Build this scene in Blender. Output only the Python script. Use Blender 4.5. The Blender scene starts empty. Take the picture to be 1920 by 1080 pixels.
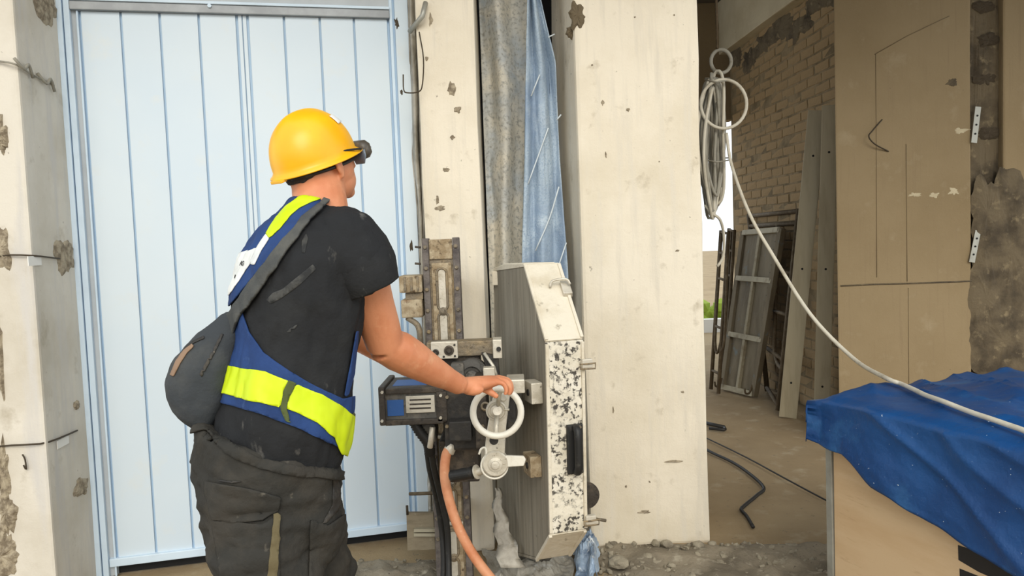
import bpy, bmesh, math, random
import numpy as np
from mathutils import Vector, Matrix, noise as mnoise
random.seed(7)
rng = np.random.default_rng(7)
SC = bpy.context.scene
COL = SC.collection

# ------------------------------------------------------------------ camera
CAM_H, FPX = 1.40, 1500.0
PITCH, ROLL = math.radians(-3.5), math.radians(2.2)
F_ = Vector((0, math.cos(PITCH), math.sin(PITCH)))
U0 = Vector((0, -math.sin(PITCH), math.cos(PITCH)))
R0 = Vector((1, 0, 0))
UP = U0 * math.cos(ROLL) + R0 * math.sin(ROLL)
RT = R0 * math.cos(ROLL) - U0 * math.sin(ROLL)
C0 = Vector((0, 0, CAM_H))
cam = bpy.data.cameras.new('camera')
cam.sensor_width = 36.0
cam.lens = 36.0 * FPX / 1920.0
cam.clip_start = 0.05
camo = bpy.data.objects.new('camera', cam)
COL.objects.link(camo)
mw = Matrix.Identity(4)
for i in range(3):
    mw[i][0], mw[i][1], mw[i][2], mw[i][3] = RT[i], UP[i], -F_[i], C0[i]
camo.matrix_world = mw
SC.camera = camo

# ------------------------------------------------------------------ light
world = bpy.data.worlds.new('sky')
SC.world = world
world.use_nodes = True
bg = world.node_tree.nodes['Background']
bg.inputs['Color'].default_value = (0.90, 0.96, 1.0, 1)
bg.inputs['Strength'].default_value = 1.15
sun = bpy.data.lights.new('sun', 'SUN')
sun.energy = 1.5
sun.angle = math.radians(35)
sun.color = (1.0, 0.91, 0.76)
suno = bpy.data.objects.new('sun', sun)
COL.objects.link(suno)
suno.location = (1, -3, 6)
sd = Vector((-0.10, 0.86, -0.52))
suno.rotation_euler = sd.to_track_quat('-Z', 'Y').to_euler()
vs = SC.view_settings
vs.view_transform = 'Standard'
vs.look = 'None'
vs.gamma = 1.0
vs.use_curve_mapping = False
vs.exposure = 0.34

# ------------------------------------------------------------------ helpers
def ray(u, v):
    return (F_ + RT * ((u - 960.0) / FPX) + UP * ((540.0 - v) / FPX))
def P(u, v, y):
    d = ray(u, v)
    return C0 + d * (y / d.y)
def PZ(u, v, z=0.0):
    d = ray(u, v)
    return C0 + d * ((z - CAM_H) / d.z)
def PPL(u, v, p0, n):
    d = ray(u, v)
    return C0 + d * ((p0 - C0).dot(n) / d.dot(n))
def PROJ(p):
    q = Vector(p) - C0
    w = q.dot(F_)
    return 960 + FPX * q.dot(RT) / w, 540 - FPX * q.dot(UP) / w

def rgb(r, g, b):
    f = lambda c: (c / 255 / 12.92) if c <= 10 else (((c / 255) + 0.055) / 1.055) ** 2.4
    return (f(r), f(g), f(b), 1.0)

MATS = {}
def mk(name, col, rough=0.8, metal=0.0, layers=(), bump=(), spec=0.5, coat=0.0, stretch=(1, 1, 1), trans=0.0):
    """procedural material: base colour, then layers (scale, colour, low, high, detail[, stretch]) mixed in by noise; bump (scale, strength)."""
    m = bpy.data.materials.new(name)
    m.use_nodes = True
    nt = m.node_tree
    b = nt.nodes['Principled BSDF']
    b.inputs['Roughness'].default_value = rough
    b.inputs['Metallic'].default_value = metal
    b.inputs['Specular IOR Level'].default_value = spec
    b.inputs['Coat Weight'].default_value = coat
    tc = nt.nodes.new('ShaderNodeTexCoord')
    def noise_node(scale, detail, st):
        mp = nt.nodes.new('ShaderNodeMapping')
        mp.inputs['Scale'].default_value = st
        nt.links.new(tc.outputs['Object'], mp.inputs['Vector'])
        n = nt.nodes.new('ShaderNodeTexNoise')
        n.inputs['Scale'].default_value = scale
        n.inputs['Detail'].default_value = detail
        n.inputs['Roughness'].default_value = 0.6
        nt.links.new(mp.outputs[0], n.inputs['Vector'])
        return n
    cur = None
    for L in layers:
        scale, c2, lo, hi, det = L[:5]
        st = L[5] if len(L) > 5 else stretch
        n = noise_node(scale, det, st)
        r = nt.nodes.new('ShaderNodeMapRange')
        r.inputs['From Min'].default_value = lo
        r.inputs['From Max'].default_value = hi
        nt.links.new(n.outputs['Fac'], r.inputs['Value'])
        mx = nt.nodes.new('ShaderNodeMix')
        mx.data_type = 'RGBA'
        nt.links.new(r.outputs[0], mx.inputs['Factor'])
        if cur is None:
            mx.inputs['A'].default_value = col
        else:
            nt.links.new(cur, mx.inputs['A'])
        mx.inputs['B'].default_value = c2
        cur = mx.outputs['Result']
    if cur is None:
        b.inputs['Base Color'].default_value = col
    else:
        nt.links.new(cur, b.inputs['Base Color'])
    prev = None
    for (scale, strength, det) in bump:
        n = noise_node(scale, det, stretch)
        bp = nt.nodes.new('ShaderNodeBump')
        bp.inputs['Strength'].default_value = strength
        bp.inputs['Distance'].default_value = 0.01
        nt.links.new(n.outputs['Fac'], bp.inputs['Height'])
        if prev is not None:
            nt.links.new(prev, bp.inputs['Normal'])
        prev = bp.outputs[0]
    if prev is not None:
        nt.links.new(prev, b.inputs['Normal'])
    if trans:
        b.inputs['Transmission Weight'].default_value = trans
    MATS[name] = m
    return m

def link(name, me, mat=None, parent=None, smooth=False):
    o = bpy.data.objects.new(name, me)
    COL.objects.link(o)
    if mat is not None:
        me.materials.append(MATS[mat] if isinstance(mat, str) else mat)
    if smooth:
        me.polygons.foreach_set('use_smooth', [True] * len(me.polygons))
    if parent is not None:
        o.parent = parent
        loc = Vector(parent.location)
        pp = parent.parent
        while pp is not None:
            loc = loc + Vector(pp.location) if pp.parent is None else loc
            pp = pp.parent
        o.matrix_parent_inverse = Matrix.Translation(loc).inverted() if parent.type == 'EMPTY' else Matrix.Identity(4)
    return o
def mesh_from(name, V, Fc, mat=None, parent=None, smooth=False):
    me = bpy.data.meshes.new(name)
    me.from_pydata([tuple(v) for v in V], [], [tuple(f) for f in Fc])
    me.update()
    return link(name, me, mat, parent, smooth)
def from_bm(name, bm, mat=None, parent=None, smooth=False):
    bmesh.ops.recalc_face_normals(bm, faces=bm.faces)
    me = bpy.data.meshes.new(name)
    bm.to_mesh(me)
    bm.free()
    return link(name, me, mat, parent, smooth)
def tag(o, label, cat=None, group=None, kind=None):
    o['label'] = label
    if cat: o['category'] = cat
    if group: o['group'] = group
    if kind: o['kind'] = kind
    return o
def struct(o, label=None):
    o['kind'] = 'structure'
    if label: o['label'] = label
    return o
def empty(name, loc, label=None, cat=None, group=None):
    o = bpy.data.objects.new(name, None)
    COL.objects.link(o)
    o.location = loc
    o.empty_display_size = 0.1
    if label: tag(o, label, cat, group)
    return o

BOXF = [(0, 3, 2, 1), (4, 5, 6, 7), (0, 1, 5, 4), (1, 2, 6, 5), (2, 3, 7, 6), (3, 0, 4, 7)]
def bm_hexa(bm, pts):
    vs_ = [bm.verts.new(tuple(p)) for p in pts]
    for f in BOXF:
        bm.faces.new([vs_[i] for i in f])
    return vs_
def hexa(name, pts, mat, parent=None, bevel=0.0, seg=2, cuts=0, rough=0.0, nscale=6.0):
    """pts: 4 bottom corners then 4 top corners, same order."""
    bm = bmesh.new()
    bm_hexa(bm, pts)
    bmesh.ops.recalc_face_normals(bm, faces=bm.faces)
    if bevel > 0:
        bmesh.ops.bevel(bm, geom=list(bm.edges), offset=bevel, segments=seg, affect='EDGES', profile=0.6)
    if cuts:
        es = sorted(bm.edges, key=lambda e: -e.calc_length())
        bmesh.ops.subdivide_edges(bm, edges=[e for e in bm.edges if e.calc_length() > 0.04], cuts=cuts, use_grid_fill=True)
    if rough:
        bm.normal_update()
        for v in bm.verts:
            n = mnoise.fractal(v.co * nscale, 1.0, 2.0, 4)
            v.co += v.normal * n * rough
    return from_bm(name, bm, mat, parent, smooth=False)
def frame_axes(d):
    d = Vector(d).normalized()
    a = Vector((0, 0, 1)) if abs(d.z) < 0.9 else Vector((1, 0, 0))
    x = d.cross(a).normalized()
    return x, x.cross(d).normalized(), d
def obox(c, ax, ay, az):
    """eight corners of a box with centre c and half-axis vectors."""
    c, ax, ay, az = Vector(c), Vector(ax), Vector(ay), Vector(az)
    return [c - ax - ay - az, c + ax - ay - az, c + ax + ay - az, c - ax + ay - az,
            c - ax - ay + az, c + ax - ay + az, c + ax + ay + az, c - ax + ay + az]
def box(name, c, half, mat, parent=None, rz=0.0, bevel=0.0, **k):
    ca, sa = math.cos(rz), math.sin(rz)
    return hexa(name, obox(c, Vector((ca, sa, 0)) * half[0], Vector((-sa, ca, 0)) * half[1], Vector((0, 0, half[2]))), mat, parent, bevel, **k)
def spline(pts, n=8):
    pts = [Vector(p) for p in pts]
    if len(pts) < 3: return pts
    out = []
    q = [2 * pts[0] - pts[1]] + pts + [2 * pts[-1] - pts[-2]]
    for i in range(1, len(q) - 2):
        a, b, c, d = q[i - 1], q[i], q[i + 1], q[i + 2]
        for k in range(n):
            t = k / n
            out.append(0.5 * ((2 * b) + (c - a) * t + (2 * a - 5 * b + 4 * c - d) * t * t + (3 * b - a - 3 * c + d) * t ** 3))
    out.append(pts[-1])
    return out
def tube_geo(pts, r, seg=10, closed=False):
    pts = [Vector(p) for p in pts]
    n = len(pts)
    rs = r if isinstance(r, (list, tuple)) else [r] * n
    V, Fc = [], []
    prevx = None
    for i, p in enumerate(pts):
        if closed: d = pts[(i + 1) % n] - pts[i - 1]
        else: d = pts[min(i + 1, n - 1)] - pts[max(i - 1, 0)]
        d.normalize()
        if prevx is None:
            x, y, _ = frame_axes(d)
        else:
            x = prevx - d * prevx.dot(d)
            if x.length < 1e-5: x = frame_axes(d)[0]
            x.normalize()
            y = d.cross(x)
        y = d.cross(x).normalized()
        prevx = x
        for k in range(seg):
            a = 2 * math.pi * k / seg
            V.append(p + (x * math.cos(a) + y * math.sin(a)) * rs[i])
    m = n if closed else n - 1
    for i in range(m):
        j = (i + 1) % n
        for k in range(seg):
            k2 = (k + 1) % seg
            Fc.append((i * seg + k, i * seg + k2, j * seg + k2, j * seg + k))
    if not closed:
        Fc.append(tuple(range(seg - 1, -1, -1)))
        Fc.append(tuple((n - 1) * seg + k for k in range(seg)))
    return V, Fc
def tube(name, pts, r, mat, parent=None, seg=10, sm=0, closed=False):
    if sm: pts = spline(pts, sm)
    V, Fc = tube_geo(pts, r, seg, closed)
    return mesh_from(name, V, Fc, mat, parent, smooth=True)
def cyl(name, a, b, r, mat, parent=None, seg=16, bevel=0.0):
    a, b = Vector(a), Vector(b)
    d = (b - a).normalized()
    if bevel:
        pts = [a, a + d * 1e-4, a + d * bevel, b - d * bevel, b - d * 1e-4, b]
        rr = [r - bevel, r - bevel, r, r, r - bevel, r - bevel]
        V, Fc = tube_geo(pts, rr, seg)
    else:
        V, Fc = tube_geo([a, b], r, seg)
    o = mesh_from(name, V, Fc, mat, parent)
    me = o.data
    me.polygons.foreach_set('use_smooth', [len(p.vertices) == 4 for p in me.polygons])
    return o
def prism(name, poly, ext, mat, parent=None, bevel=0.0, seg=1):
    bm = bmesh.new()
    ext = Vector(ext)
    a = [bm.verts.new(tuple(p)) for p in poly]
    b = [bm.verts.new(tuple(Vector(p) + ext)) for p in poly]
    n = len(a)
    bm.faces.new(a)
    bm.faces.new(b[::-1])
    for i in range(n):
        bm.faces.new((a[i], b[i], b[(i + 1) % n], a[(i + 1) % n]))
    bmesh.ops.recalc_face_normals(bm, faces=bm.faces)
    if bevel:
        bmesh.ops.bevel(bm, geom=list(bm.edges), offset=bevel, segments=seg, affect='EDGES')
    return from_bm(name, bm, mat, parent)
def add_boxes(name, boxes, mat, parent=None):
    bm = bmesh.new()
    for pts in boxes:
        bm_hexa(bm, pts)
    return from_bm(name, bm, mat, parent)
def lathe_geo(c, axis, prof, seg=24):
    """prof: (radius, distance along axis)"""
    x, y, d = frame_axes(axis)
    c = Vector(c)
    V, Fc = [], []
    for (r, h) in prof:
        for k in range(seg):
            a = 2 * math.pi * k / seg
            V.append(c + d * h + (x * math.cos(a) + y * math.sin(a)) * max(r, 1e-4))
    for i in range(len(prof) - 1):
        for k in range(seg):
            k2 = (k + 1) % seg
            Fc.append((i * seg + k, i * seg + k2, (i + 1) * seg + k2, (i + 1) * seg + k))
    Fc.append(tuple(range(seg - 1, -1, -1)))
    Fc.append(tuple((len(prof) - 1) * seg + k for k in range(seg)))
    return V, Fc
def lathe(name, c, axis, prof, mat, parent=None, seg=24):
    V, Fc = lathe_geo(c, axis, prof, seg)
    o = mesh_from(name, V, Fc, mat, parent)
    o.data.polygons.foreach_set('use_smooth', [False] * len(o.data.polygons))
    return o

# ------------------------------------------------------------------ materials
mk('joint_brown', rgb(120, 104, 78), 0.95)
mk('dark_brown', rgb(74, 64, 50), 0.97, bump=[(60, 0.6, 6)])
mk('concrete_pale', rgb(226, 217, 199), 0.92, layers=[(1.6, rgb(206, 195, 172), 0.42, 0.72, 6), (9, rgb(176, 164, 142), 0.60, 0.78, 8), (38, rgb(120, 112, 98), 0.70, 0.78, 3), (4.0, rgb(214, 206, 190), 0.5, 0.7, 4, (6, 6, 0.5))],
   bump=[(30, 0.25, 6), (140, 0.12, 3)])
mk('concrete_column', rgb(214, 208, 196), 0.92, layers=[(2.2, rgb(190, 182, 166), 0.42, 0.7, 6), (7, rgb(168, 158, 138), 0.60, 0.8, 8), (3.0, rgb(200, 196, 190), 0.5, 0.7, 4, (5, 5, 0.5)), (40, rgb(130, 122, 108), 0.72, 0.78, 3)],
   bump=[(26, 0.22, 6), (150, 0.10, 3)])
mk('concrete_old', rgb(146, 128, 98), 0.95, layers=[(1.5, rgb(134, 116, 86), 0.4, 0.7, 6), (6, rgb(158, 142, 114), 0.58, 0.76, 8), (22, rgb(104, 92, 72), 0.70, 0.80, 4), (5, rgb(138, 120, 92), 0.55, 0.75, 4, (8, 8, 0.4))],
   bump=[(40, 0.2, 6), (170, 0.12, 3)])
mk('concrete_rubble', rgb(106, 94, 74), 0.97, layers=[(5, rgb(72, 63, 50), 0.45, 0.62, 8), (14, rgb(134, 120, 94), 0.58, 0.7, 6)], bump=[(22, 0.7, 8), (80, 0.4, 5)])
mk('rough_hole', rgb(172, 160, 138), 0.97, layers=[(40, rgb(122, 110, 92), 0.4, 0.62, 6)], bump=[(60, 0.6, 6)])
mk('floor_concrete', rgb(158, 138, 106), 0.95, layers=[(1.3, rgb(136, 116, 86), 0.4, 0.7, 7), (6, rgb(176, 162, 136), 0.56, 0.76, 8), (28, rgb(112, 102, 84), 0.62, 0.78, 6)], bump=[(20, 0.35, 8), (90, 0.3, 5)])
mk('rubble_ground', rgb(146, 136, 118), 0.97, layers=[(4, rgb(108, 100, 86), 0.42, 0.62, 8), (16, rgb(176, 168, 150), 0.56, 0.7, 7), (60, rgb(92, 84, 72), 0.64, 0.72, 4)], bump=[(16, 0.6, 8), (70, 0.5, 5)])
mk('brick', rgb(158, 134, 98), 0.96, layers=[(3, rgb(140, 116, 82), 0.4, 0.68, 6), (14, rgb(160, 140, 108), 0.56, 0.74, 7)], bump=[(36, 0.5, 7)])
mk('mortar', rgb(146, 128, 98), 0.97, layers=[(5, rgb(104, 90, 66), 0.4, 0.65, 7)], bump=[(30, 0.6, 7)])
mk('panel_white', rgb(208, 221, 231), 0.42, layers=[(1.1, rgb(200, 216, 230), 0.42, 0.7, 3), (8, rgb(210, 219, 224), 0.58, 0.8, 5)], spec=0.4)
mk('panel_groove', rgb(172, 198, 222), 0.5)
mk('panel_frame', rgb(206, 224, 240), 0.45, layers=[(5, rgb(190, 208, 224), 0.5, 0.75, 5)], spec=0.4)
mk('panel_steel', rgb(138, 142, 146), 0.5, metal=0.3, layers=[(7, rgb(160, 164, 168), 0.45, 0.7, 5)])
mk('panel_fascia', rgb(186, 192, 196), 0.5, layers=[(4, rgb(172, 178, 182), 0.45, 0.7, 5)])
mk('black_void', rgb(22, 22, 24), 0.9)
mk('ceiling_dark', rgb(88, 78, 64), 0.95, bump=[(20, 0.4, 5)])
mk('patch_white', rgb(232, 230, 224), 0.7)

# ------------------------------------------------------------------ setting
PILY = 3.55
# floor: rough slab with gentle unevenness
def floor_grid(x0, x1, y0, y1, nx, ny, amp, z0=0.0):
    V, Fc = [], []
    for j in range(ny + 1):
        for i in range(nx + 1):
            x, y = x0 + (x1 - x0) * i / nx, y0 + (y1 - y0) * j / ny
            V.append((x, y, z0 + amp * mnoise.fractal(Vector((x * 3, y * 3, 0.3)), 1.0, 2.0, 5)))
    for j in range(ny):
        for i in range(nx):
            a = j * (nx + 1) + i
            Fc.append((a, a + 1, a + nx + 2, a + nx + 1))
    return V, Fc
V, Fc = floor_grid(-4.5, 5.5, -2.0, 9.5, 130, 150, 0.005, -0.008)
struct(mesh_from('floor', V, Fc, 'floor_concrete', smooth=True), 'rough dusty brown concrete floor of the building site')
V, Fc = floor_grid(-30, 30, 9.3, 60, 10, 10, 0.0, -0.05)
struct(mesh_from('ground', V, Fc, 'floor_concrete'), 'pale ground outside the building')
V, Fc = floor_grid(-30, 30, -40, -1.8, 10, 10, 0.0, -0.05)
struct(mesh_from('ground', V, Fc, 'floor_concrete'), 'open yard ground in front of the building')

# ceiling slab
hx = obox((0.5, 5.2, 3.75), (5.5, 0, 0), (0, 3.2, 0), (0, 0, 0.15))
struct(hexa('ceiling', hx, 'ceiling_dark'), 'dark concrete ceiling slab over the room')

# --- panelled door plane
DA, DB = PZ(230, 1078, 0), PZ(770, 1010, 0)
DT = (DB - DA).normalized()
DN = Vector((DT.y, -DT.x, 0))            # towards the camera
def DP(u, v): return PPL(u, v, DA, DN)
def DS(u, v): return (DP(u, v) - DA).dot(DT)
def dpt(s, z, out=0.0): return DA + DT * s + DN * out + Vector((0, 0, z))
def dbox(name, s0, s1, z0, z1, o0, o1, mat, parent, bevel=0.0, **k):
    pts = [dpt(s0, z0, o1), dpt(s1, z0, o1), dpt(s1, z0, o0), dpt(s0, z0, o0), dpt(s0, z1, o1), dpt(s1, z1, o1), dpt(s1, z1, o0), dpt(s0, z1, o0)]
    return hexa(name, pts, mat, parent, bevel, **k)
door = empty('door_1', dpt(0.6, 0))
struct(door, 'tall pale blue-white metal plank door in a steel frame')
ZT = DP(430, 28).z          # underside of the head rail
ZT2 = DP(430, 12).z
gro = [149, 226, 299, 372, 443]
gro2 = [464, 532, 599, 663, 727]
sg = [DS(u, 30) for u in gro]
sg2 = [DS(u, 30) for u in gro2]
w = (sg[-1] - sg[0]) / 4
zb = 0.075
gap = 0.0045
dbox('backing_sheet', sg[0] - 0.02, sg2[-1] + 0.02, zb, ZT, -0.045, -0.012, 'panel_groove', door)
for lst in (sg, sg2):
    for i in range(4):
        dbox('plank', lst[i] + gap, lst[i + 1] - gap, zb, ZT, -0.012, 0.0, 'panel_white', door, bevel=0.003, seg=2)
mid0, mid1 = sg[-1], sg2[0]
mm = (mid0 + mid1) / 2
dbox('meeting_strip', mid0 + 0.006, mm - 0.002, zb, ZT, -0.012, -0.001, 'panel_white', door, bevel=0.002)
dbox('meeting_strip', mm + 0.002, mid1 - 0.006, zb, ZT, -0.012, -0.003, 'panel_white', door, bevel=0.002)
# jambs
sl0, sl1 = DS(107, 30), DS(149, 30)
wl = sl1 - sl0
dbox('jamb', sl0, sl0 + wl * 0.30, 0.0, 3.0, -0.05, 0.030, 'panel_frame', door, bevel=0.004)
dbox('jamb', sl0 + wl * 0.34, sl0 + wl * 0.62, 0.0, 3.0, -0.05, 0.022, 'panel_frame', door, bevel=0.004)
dbox('jamb_channel', sl0 + wl * 0.62, sl0 + wl * 0.86, 0.0, 3.0, -0.05, -0.004, 'panel_fascia', door)
dbox('jamb', sl0 + wl * 0.86, sl1 - 0.004, 0.0, ZT, -0.05, 0.008, 'panel_frame', door, bevel=0.003)
dbox('jamb_channel', sl0 + wl * 0.30, sl0 + wl * 0.34, 0.0, 3.0, -0.05, 0.004, 'panel_groove', door)
sr0, sr1 = DS(727, 30), DS(764, 30)
wr = sr1 - sr0
dbox('jamb', sr0 + 0.006, sr0 + wr * 0.22, 0.0, 3.0, -0.05, 0.012, 'panel_frame', door, bevel=0.003)
dbox('jamb_channel', sr0 + wr * 0.22, sr0 + wr * 0.32, 0.0, 3.0, -0.05, 0.002, 'panel_groove', door)
dbox('jamb', sr0 + wr * 0.32, sr1, 0.0, 3.0, -0.05, 0.026, 'panel_white', door, bevel=0.004)
# head rail with lip and fascia above it
dbox('head_rail', sl0 + wl * 0.62, sr0 + 0.006, ZT, ZT2, -0.05, 0.022, 'panel_steel', door, bevel=0.003)
dbox('head_lip', sl0 + wl * 0.62, sr0 + 0.006, ZT2, ZT2 + 0.012, -0.05, 0.030, 'panel_frame', door, bevel=0.002)
dbox('fascia', sl0 + wl * 0.62, sr0 + 0.006, ZT2 + 0.012, 3.0, -0.05, 0.004, 'panel_fascia', door)
bp = DP(394, 14)
sB = (bp - DA).dot(DT)
cyl('bolt', dpt(sB, bp.z, 0.015), dpt(sB, bp.z, 0.030), 0.009, 'panel_frame', door, 6)
# sill
dbox('sill', sg[0] - 0.03, sr1, 0.045, zb + 0.006, -0.05, 0.016, 'panel_frame', door, bevel=0.004)
dbox('sill_gap_shade', sg[0] - 0.03, sr1 + 0.02, 0.0, 0.046, -0.05, -0.03, 'black_void', door)  # black strip put in for the shade of the gap under the sill

# --- column at the far side of the door
cxy = P(62, 500, 3.02)
cx, cy = cxy.x, cxy.y
ex = dpt(sl0, 0, 0)
pil = hexa('wall_left', [(cx - 1.4, cy, 0), (cx, cy, 0), (ex.x + 0.004, ex.y + 0.06, 0), (cx - 1.4, ex.y + 0.06, 0),
                   (cx - 1.4, cy, 3.6), (cx, cy, 3.6), (ex.x + 0.004, ex.y + 0.06, 3.6), (cx - 1.4, ex.y + 0.06, 3.6)], 'concrete_column', None, bevel=0.012, cuts=10, rough=0.004, nscale=5)
struct(pil, 'pale concrete column beside the planked door')

# --- pillars
def pillar(name, uL, uR, depth, mat, backL=None, v0=450, y=PILY, label=None):
    a, b = P(uL, v0, y), P(uR, v0, y)
    bl = Vector((backL, y + depth, 0)) if backL is not None else Vector((a.x, y + depth, 0))
    pts = [(a.x, y, -0.01), (b.x, y, -0.01), (b.x, y + depth, -0.01), (bl.x, bl.y, -0.01)]
    pts += [(p[0], p[1], 3.6) for p in pts]
    o = hexa(name, pts, mat, None, bevel=0.014, seg=2, cuts=14, rough=0.007, nscale=4)
    return struct(o, label)
pillar('pillar_1', 797, 906, 0.45, 'concrete_pale', label='narrow chipped concrete pillar behind the saw rail')
bk = P(1048, 450, PILY + 0.45)
pillar('pillar_2', 1090, 1318, 0.45, 'concrete_pale', backL=bk.x, label='wide pale concrete pillar behind the blade guard')

# wall behind the gaps, its black colour stands in for shade
V0 = P(760, 450, 4.6)
struct(hexa('wall_back', obox((0.05, 4.75, 1.8), (1.02, 0, 0), (0, 0.1, 0), (0, 0, 1.8)), "black_void"), 'wall behind the hanging sheet, coloured black for shade')

# ================================================================== back room
mk('beam_concrete', rgb(196, 184, 156), 0.95, layers=[(2, rgb(176, 162, 132), 0.42, 0.7, 6), (30, rgb(120, 108, 86), 0.70, 0.78, 3)], bump=[(40, 0.2, 5)])
mk('steel_galv', rgb(168, 168, 160), 0.5, metal=0.4, layers=[(6, rgb(140, 138, 128), 0.45, 0.7, 6)])
mk('stud_pale', rgb(186, 176, 150), 0.6, layers=[(4, rgb(168, 156, 130), 0.45, 0.7, 5, (4, 4, 0.5))])
mk('rust_tube', rgb(96, 82, 62), 0.75, metal=0.2, layers=[(20, rgb(120, 106, 84), 0.5, 0.7, 6)], bump=[(60, 0.3, 4)])
mk('form_panel', rgb(128, 118, 98), 0.8, layers=[(3, rgb(106, 96, 78), 0.42, 0.66, 7, (3, 3, 0.5)), (9, rgb(120, 130, 132), 0.62, 0.75, 5)], bump=[(40, 0.3, 5)])
mk('form_rail', rgb(170, 162, 140), 0.7, metal=0.1, layers=[(12, rgb(140, 130, 108), 0.5, 0.7, 6)])
mk('cable_grey', rgb(150, 146, 134), 0.7, layers=[(14, rgb(120, 114, 100), 0.5, 0.7, 4)])
mk('cable_white', rgb(206, 200, 184), 0.6, layers=[(10, rgb(176, 168, 150), 0.5, 0.7, 4)])
mk('cable_black', rgb(34, 33, 32), 0.6)
mk('wire_dark', rgb(70, 60, 46), 0.7, metal=0.3)
mk('tarp_blue', rgb(14, 72, 130), 0.42, layers=[(2.2, rgb(8, 56, 110), 0.42, 0.66, 6), (5, rgb(44, 98, 150), 0.58, 0.76, 7), (90, rgb(196, 208, 216), 0.735, 0.76, 2), (12, rgb(120, 150, 180), 0.72, 0.80, 7)], bump=[(14, 0.45, 7), (60, 0.2, 4)], spec=0.5)
mk('plywood', rgb(206, 178, 140), 0.7, layers=[(2, rgb(194, 162, 122), 0.42, 0.7, 6, (1, 1, 6)), (10, rgb(184, 152, 116), 0.62, 0.78, 7, (1, 1, 8))], bump=[(50, 0.1, 4)])
mk('black_paint', rgb(30, 28, 28), 0.6)
mk('sheet_dusty', rgb(206, 202, 190), 0.8, layers=[(1.6, rgb(160, 174, 188), 0.5, 0.66, 6), (7, rgb(220, 214, 200), 0.5, 0.72, 7), (60, rgb(150, 150, 146), 0.5, 0.7, 3)], bump=[(10, 0.5, 6), (60, 0.25, 4)], spec=0.3)
mk('sheet_blue', rgb(170, 187, 203), 0.7, layers=[(2.2, rgb(132, 152, 178), 0.42, 0.62, 6), (5, rgb(196, 210, 220), 0.55, 0.74, 7), (120, rgb(146, 166, 188), 0.5, 0.66, 2), (8, rgb(196, 192, 176), 0.68, 0.78, 6)], bump=[(10, 0.5, 6), (120, 0.3, 2)], spec=0.35)
mk('crease_white', rgb(206, 216, 222), 0.7)
mk('plastic_grey', rgb(178, 173, 162), 0.4, layers=[(6, rgb(136, 131, 120), 0.42, 0.62, 7), (14, rgb(206, 208, 206), 0.6, 0.72, 6)], bump=[(24, 0.6, 6)], spec=0.5)
mk('plastic_blue', rgb(158, 178, 200), 0.3, layers=[(14, rgb(96, 118, 146), 0.45, 0.6, 7), (26, rgb(226, 232, 236), 0.56, 0.68, 6)], bump=[(40, 0.8, 6)], spec=0.6)
mk('board_grey', rgb(142, 130, 108), 0.85, layers=[(6, rgb(112, 100, 80), 0.45, 0.66, 7, (1, 1, 4)), (20, rgb(170, 160, 138), 0.6, 0.74, 5)], bump=[(40, 0.4, 6)])
mk('stone', rgb(152, 144, 126), 0.95, layers=[(14, rgb(112, 104, 90), 0.45, 0.65, 7)], bump=[(50, 0.5, 6)])
mk('leaf_green', rgb(150, 170, 60), 0.8)

UPZ = Vector((0, 0, 1))
# exposed aggregate: irregular rough plates over the slab
def blob_plate(name, c, ax, ay, nrm, mat, parent, thick=0.012, n=34, irr=0.35, seed=0.0, bump=0.006):
    """a thin plate with a ragged outline, domed, lying on a surface."""
    c, ax, ay, nrm = Vector(c), Vector(ax), Vector(ay), Vector(nrm).normalized()
    V, Fc = [c + nrm * thick], []
    rings = (0.35, 0.7, 1.0)
    for q, f in enumerate(rings):
        for k in range(n):
            a = 2 * math.pi * k / n
            rr = 1 + irr * mnoise.fractal(Vector((math.cos(a) * 1.6 + seed, math.sin(a) * 1.6, seed)), 1.0, 2.0, 4)
            h = thick * (1 - f ** 4) + (bump * mnoise.noise(Vector((a * 3, f * 5, seed))) if f < 1 else -0.003)
            V.append(c + (ax * math.cos(a) + ay * math.sin(a)) * rr * f + nrm * h)
    for k in range(n):
        Fc.append((0, 1 + k, 1 + (k + 1) % n))
        for q in range(len(rings) - 1):
            b0, b1 = 1 + q * n, 1 + (q + 1) * n
            Fc.append((b0 + k, b1 + k, b1 + (k + 1) % n, b0 + (k + 1) % n))
    return mesh_from(name, V, Fc, mat, parent)
# brick wall running back
YB0, YB1 = 5.36, 7.85
def wx(y): return 2.34 - 0.053 * (y - 5.0)
BO = Vector((wx(YB0), YB0, 0))
BT = (Vector((wx(YB1), YB1, 0)) - BO).normalized()
BN = Vector((-BT.y, BT.x, 0))
if BN.x > 0: BN = -BN
def WP(u, v, off=0.0): return PPL(u, v, BO + BN * off, BN)
BLEN = (Vector((wx(YB1), YB1, 0)) - BO).length
bw = hexa('wall_brick', [BO, BO + BT * BLEN, BO + BT * BLEN - BN * 0.3, BO - BN * 0.3] + [p + Vector((0, 0, 3.6)) for p in (BO, BO + BT * BLEN, BO + BT * BLEN - BN * 0.3, BO - BN * 0.3)], 'mortar')
struct(bw, 'rough brown brick wall with smeared mortar')
ch, bl = 0.076, 0.245
base_meshes = []
for k in range(6):
    bm = bmesh.new()
    bm_hexa(bm, obox((0, 0, 0), (bl / 2 - 0.006, 0, 0), (0, 0.012, 0), (0, 0, ch / 2 - 0.006)))
    bmesh.ops.bevel(bm, geom=list(bm.edges), offset=0.004, segments=1, affect='EDGES')
    for v in bm.verts:
        v.co += Vector((random.uniform(-.004, .004), random.uniform(-.003, .003), random.uniform(-.003, .003)))
    me = bpy.data.meshes.new('brick')
    bm.to_mesh(me); bm.free()
    me.materials.append(MATS['brick'])
    base_meshes.append(me)
cells = []
ang = math.atan2(BT.y, BT.x)
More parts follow.
